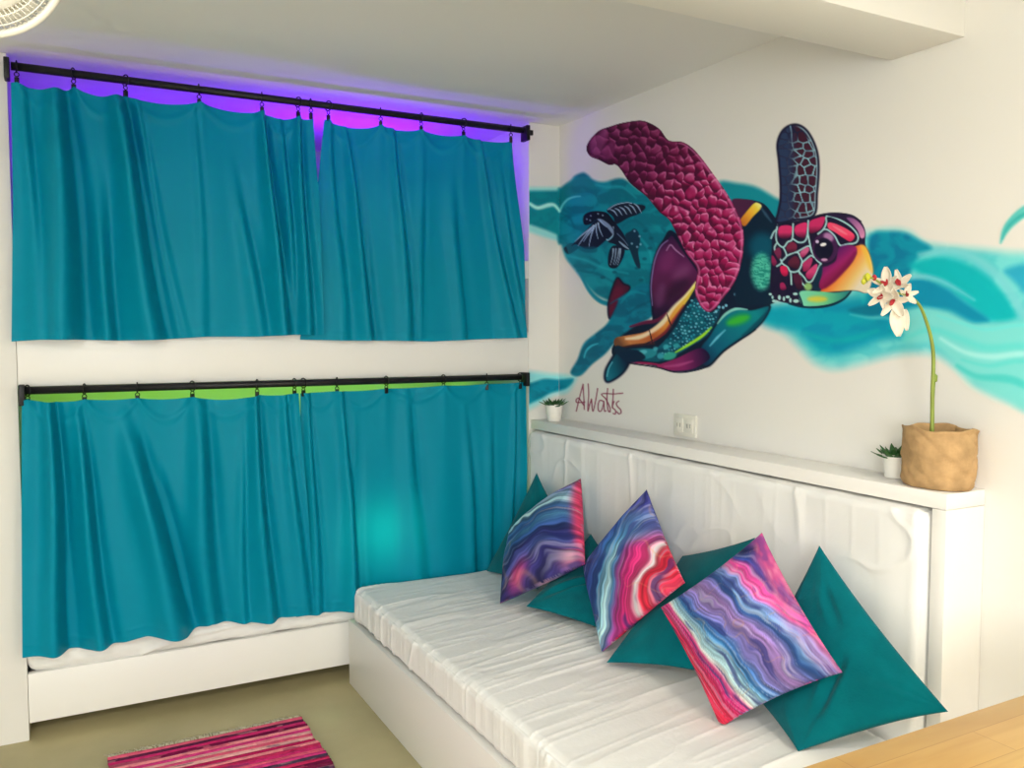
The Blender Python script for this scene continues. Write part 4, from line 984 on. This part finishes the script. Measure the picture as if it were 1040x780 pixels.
flower(914, 290, -1.979, (-.80, -.25, .65), .4, .038, 2)
flower(896, 300, -1.967, (-.95, -.25, -.25), 2.0, .037, 3)
flower(908, 305, -1.983, (-.85, -.45, -.45), .9, .041, 4)
flower(920, 300, -1.973, (-.30, -.85, .15), 2.6, .028, 5)
# drooping petals below the cluster and the buds
dp = Vector(oat(910, 312, -1.983)); e5 = orch
petal(dp, (.06, -.05, -1), (-.6, -.7, 0), .070, .034, .05, M_petal, 'petal', orch)
petal(Vector(oat(919, 314, -1.979)), (.10, -.05, -1), (-.7, -.6, 0), .052, .016, .05, M_petal, 'petal', orch)
for px, py, r, mtl in ((881, 281, .0075, M_bud), (877, 286, .006, M_bud), (888, 282, .006, M_throat)):
    c = oat(px, py, -1.972)
    MB().lathe([(.0004, -r * 1.3), (r * .7, -r * .8), (r, 0), (r * .7, r * .8), (.0004, r * 1.3)], c, 12).build('bud', mtl, orch)

# ------------------------------------------------------------------ wall outlet
oc2 = at(697, 432, 0, 0)
outl = empty('wall_outlet', (0, oc2[1], oc2[2]), 'white double wall outlet low on the mural wall above the ledge', 'outlet')
def obx(name, y0, y1, z0, z1, x0, x1, mtl): auto(boxobj(name, (x0, oc2[1] + y0, oc2[2] + z0), (x1, oc2[1] + y1, oc2[2] + z1), mtl, outl, bev=.002))
obx('cover_plate', -.062, .062, -.040, .040, -.009, -.0005, M_plastic)
for s in (-1, 1):
    cy = s * .028
    obx('socket_face', cy - .022, cy + .022, -.026, .026, -.012, -.0085, M_plastic)
    obx('slot', cy - .010, cy - .006, -.008, .008, -.0126, -.0115, M_slot)
    obx('slot', cy + .006, cy + .010, -.008, .008, -.0126, -.0115, M_slot)

# ------------------------------------------------------------------ table
tz = .75; ty1 = at(1040, 705, 2, tz)[1]
tab = empty('wooden_table', (-.70, ty1 - .35, 0), 'pale honey wooden table top in the front right corner', 'table')
boxobj('table_top', (-1.42, ty1 - .70, tz - .035), (-.012, ty1, tz), M_wood, tab, bev=.004)
for sx in (-1.36, -.075):
    for sy in (ty1 - .64, ty1 - .06):
        boxobj('leg', (sx - .03, sy - .03, 0), (sx + .03, sy + .03, tz - .0355), M_wood, tab)
boxobj('apron', (-1.325, ty1 - .075, tz - .12), (-.11, ty1 - .050, tz - .0355), M_wood, tab)
boxobj('apron', (-1.325, ty1 - .650, tz - .12), (-.11, ty1 - .625, tz - .0355), M_wood, tab)

# ------------------------------------------------------------------ rug
ra = at(109, 771, 2, .008); rb = at(306, 729, 2, .008); rc = at(341, 780, 2, .008)
ra = ra.copy(); ra[1] = ra[1]; ex = rb - ra; W = np.linalg.norm(ex[:2]); ex = ex / W; ey = np.array([ex[1], -ex[0], 0]);
if ey[1] > 0: ey = -ey
LEN = 1.15; nx, ny = 130, 460
U, V = np.meshgrid(np.linspace(0, W, nx + 1), np.linspace(0, LEN, ny + 1))
wob = .006 * (fbm(U * 4, V * 12, 130, 2) - .5)
edge = .010 * (vnoise(V * 26, V * 0 + 1.5, 133) - .5)
Ux = np.where(U < .01, U + edge, np.where(U > W - .01, U + edge * 1.2, U))
P = ra[None, None] + ex * Ux[..., None] + ey * (V + wob)[..., None]
st = V / .021 + .35 * fbm(U * 2.5, V * 3, 131, 2); idx = np.floor(st).astype(int); fr = st - idx
P[..., 2] = .004 + .006 * np.abs(np.sin(np.pi * fr)) ** .6 + .004 * (fbm(U * 6, V * 30, 132, 2) - .3)
pal = np.array([(158, 25, 75), (182, 40, 98), (125, 22, 60), (196, 82, 108), (84, 32, 62), (208, 125, 132), (150, 28, 92), (172, 30, 70), (205, 150, 148), (100, 18, 58), (186, 52, 112), (70, 50, 72), (176, 40, 84)], float)
rs = np.random.RandomState(8); seq = rs.randint(0, len(pal), 80)
colr = pal[seq[np.clip(idx, 0, 79)]]; mix = (fbm(U * 9, st * 1.1, 134, 3) > .6)[..., None]
colr = np.where(mix, colr * .55 + pal[seq[np.clip(idx + 7, 0, 79)]] * .45, colr) * (.86 + .28 * fbm(U * 60, V * 220, 136, 2))[..., None]
rug = empty('rag_rug', tuple(ra + ex * W / 2 + ey * LEN / 2 - np.array([0, 0, .008])), 'striped pink and crimson woven rag rug with fringe on the concrete floor', 'rug')
mb = MB().grid(P)
k0 = len(mb.v)
ro = mb.build('woven_mat', M_rag, rug); set_paint(ro.data, lin(np.clip(colr, 0, 255)).reshape(-1, 3) * 1.25)
md = ro.modifiers.new('thickness', 'SOLIDIFY'); md.thickness = .004; md.offset = -1
for sgn, row in ((-1, 0), (1, ny)):
    mb = MB(); rr = random.Random(5 + row)
    for k in range(170):
        t = (k + rr.random()) / 170 * W; b = ra + ex * t + ey * (LEN if row else 0) + np.array([0, 0, -.002]); dz = ey * sgn
        L_ = rr.uniform(.024, .048); sl = rr.uniform(-.6, .6)
        p1 = b + dz * L_ * .5 + ex * L_ * sl * .3 + np.array([0, 0, .002]); p2 = b + dz * L_ + ex * L_ * sl - np.array([0, 0, .003])
        mb.tube([b - dz * .006, p1, p2], [.0021, .0019, .0014], 5)
    tag(mb.build('fringe', M_fringe, rug), 'cream fringe', kind='stuff')

# ------------------------------------------------------------------ round fan under the ceiling
def along(px, py, dist):
    d = R.T @ np.array([px - 520., py - 390., F]); return CAM + d / F * dist
fc = Vector(along(-30, -56, 1.45)); fr_ = .140
fan = empty('ceiling_fan', (fc.x, fc.y, CEIL), 'round white fan with a ribbed grille hanging in the top left corner', 'fan')
look = (Vector(CAM) - fc).normalized(); fa = look.orthogonal().normalized(); fb = look.cross(fa)
def fp(r, a, h): return (fc + fa * r * math.cos(a) + fb * r * math.sin(a) + look * h)[:]
def ringmb(mb, r, h, rad, n=72, k=8): mb.tube([fp(r, 2 * math.pi * i / n, h) for i in range(n + 1)], rad, k, cap=False)
mb = MB(); ringmb(mb, fr_, 0, .0075, k=12); mb.build('rim', M_plastic, fan)
mb = MB()
for i in range(90):
    a = 2 * math.pi * i / 90; mb.tube([fp(.100, a, .022), fp(.120, a + .04, .018), fp(fr_ - .003, a + .07, .002)], .0013, 5)
ringmb(mb, .112, .020, .0014); ringmb(mb, .126, .014, .0014)
mb.build('grille', M_plastic, fan)
mb = MB(); rows = [(.0005, .040), (.04, .038), (.08, .032), (.100, .026), (.104, .020), (.100, .014), (.0005, .012)]
pr = [[fp(r, 2 * math.pi * i / 60, h) for i in range(61)] for r, h in rows]
mb.grid(np.array(pr)); mb.build('front_cap', M_plastic, fan, merge=1e-5)
mb = MB()
for i in range(5):
    a0 = 2 * math.pi * i / 5; Q = np.zeros((6, 8, 3))
    for j in range(6):
        for k in range(8):
            r = .03 + .098 * j / 5; aa = a0 + (k / 7 - .5) * .8; Q[j, k] = fp(r, aa, -.014 + .018 * (k / 7 - .5))
    mb.grid(Q)
o = mb.build('blades', M_plastic, fan); o.modifiers.new('thickness', 'SOLIDIFY').thickness = .002
mb = MB()
rows = [(.0005, -.080), (.04, -.075), (.055, -.055), (.058, -.030), (.0005, -.024)]
mb.grid(np.array([[fp(r, 2 * math.pi * i / 40, h) for i in range(41)] for r, h in rows])); mb.build('motor_housing', M_plastic, fan, merge=1e-5)
mb = MB()
for i in range(40):
    a = 2 * math.pi * i / 40; mb.tube([fp(.055, a, -.05), fp(.11, a, -.04), fp(fr_ - .003, a, -.003)], .0013, 5)
mb.build('rear_grille', M_plastic, fan)
top = Vector((fc.x, fc.y, CEIL - .001)); mo = fc - look * .066
top = Vector((mo.x, mo.y, CEIL - .001))
MB().tube([mo, top], .010, 12).lathe([(.012, -.03), (.04, -.012), (.045, 0), (.001, 0)], top, 24).build('hanging_rod', M_plastic, fan)

# ------------------------------------------------------------------ lamps
def light(kind, name, loc, power, color, **kw):
    l = bpy.data.lights.new(name, kind); l.energy = power; l.color = color
    for k, v in kw.items(): setattr(l, k, v)
    o = bpy.data.objects.new(name, l); COL.objects.link(o); o.location = loc; return o
def aim(o, to): o.rotation_euler = (Vector(to) - Vector(o.location)).to_track_quat('-Z', 'Y').to_euler()
WARM = (1.0, .91, .78); NEUT = (1.0, .98, .95)
light('AREA', 'ceiling_lamp', (-.70, -3.90, 2.300), 38, WARM, shape='DISK', size=.28)
light('AREA', 'ceiling_lamp', (-2.9, -3.8, 2.300), 58, NEUT, shape='DISK', size=.30)
o = light('AREA', 'front_fill_light', (-2.6, -5.58, 1.35), 122, (.92, .97, 1.0), shape='RECTANGLE', size=2.2, size_y=1.2); aim(o, (-2.0, 0, 1.7))  # unseen fill light added behind the camera to lift ceiling and room
# violet LED strips inside the upper bunk, green and white lamps in the lower bunk
o = light('AREA', 'violet_led_strip', (-1.55, .42, 2.06), 2.2, (.17, .003, .85), shape='RECTANGLE', size=1.0, size_y=.05); o.rotation_euler = (math.radians(208), 0, 0)
o = light('AREA', 'violet_led_strip', (-.80, .42, 2.06), 6.0, (.19, .001, 1.0), shape='RECTANGLE', size=.7, size_y=.05); o.rotation_euler = (math.radians(208), 0, 0)
o = light('AREA', 'green_led_strip', (-1.15, .70, .95), 2.3, (.36, 1.0, .02), shape='RECTANGLE', size=1.8, size_y=.05); o.rotation_euler = (math.radians(150), 0, 0)
o = light('SPOT', 'bunk_reading_lamp', (-.86, .16, .61), 17, (.42, 1.0, .56), shadow_soft_size=.06, spot_size=math.radians(130), spot_blend=1.0); aim(o, (-.86, 0, .60))

# ------------------------------------------------------------------ colour management
w = bpy.data.worlds.new('world'); SC.world = w; w.use_nodes = True
w.node_tree.nodes['Background'].inputs[0].default_value = (.9, .93, 1, 1); w.node_tree.nodes['Background'].inputs[1].default_value = 0.0
vs = SC.view_settings; vs.view_transform = 'Standard'; vs.look = 'None'; vs.gamma = 1; vs.use_curve_mapping = False; vs.exposure = -0.02
SC.display_settings.display_device = 'sRGB'
SC.cycles.max_bounces = 10; SC.cycles.diffuse_bounces = 6
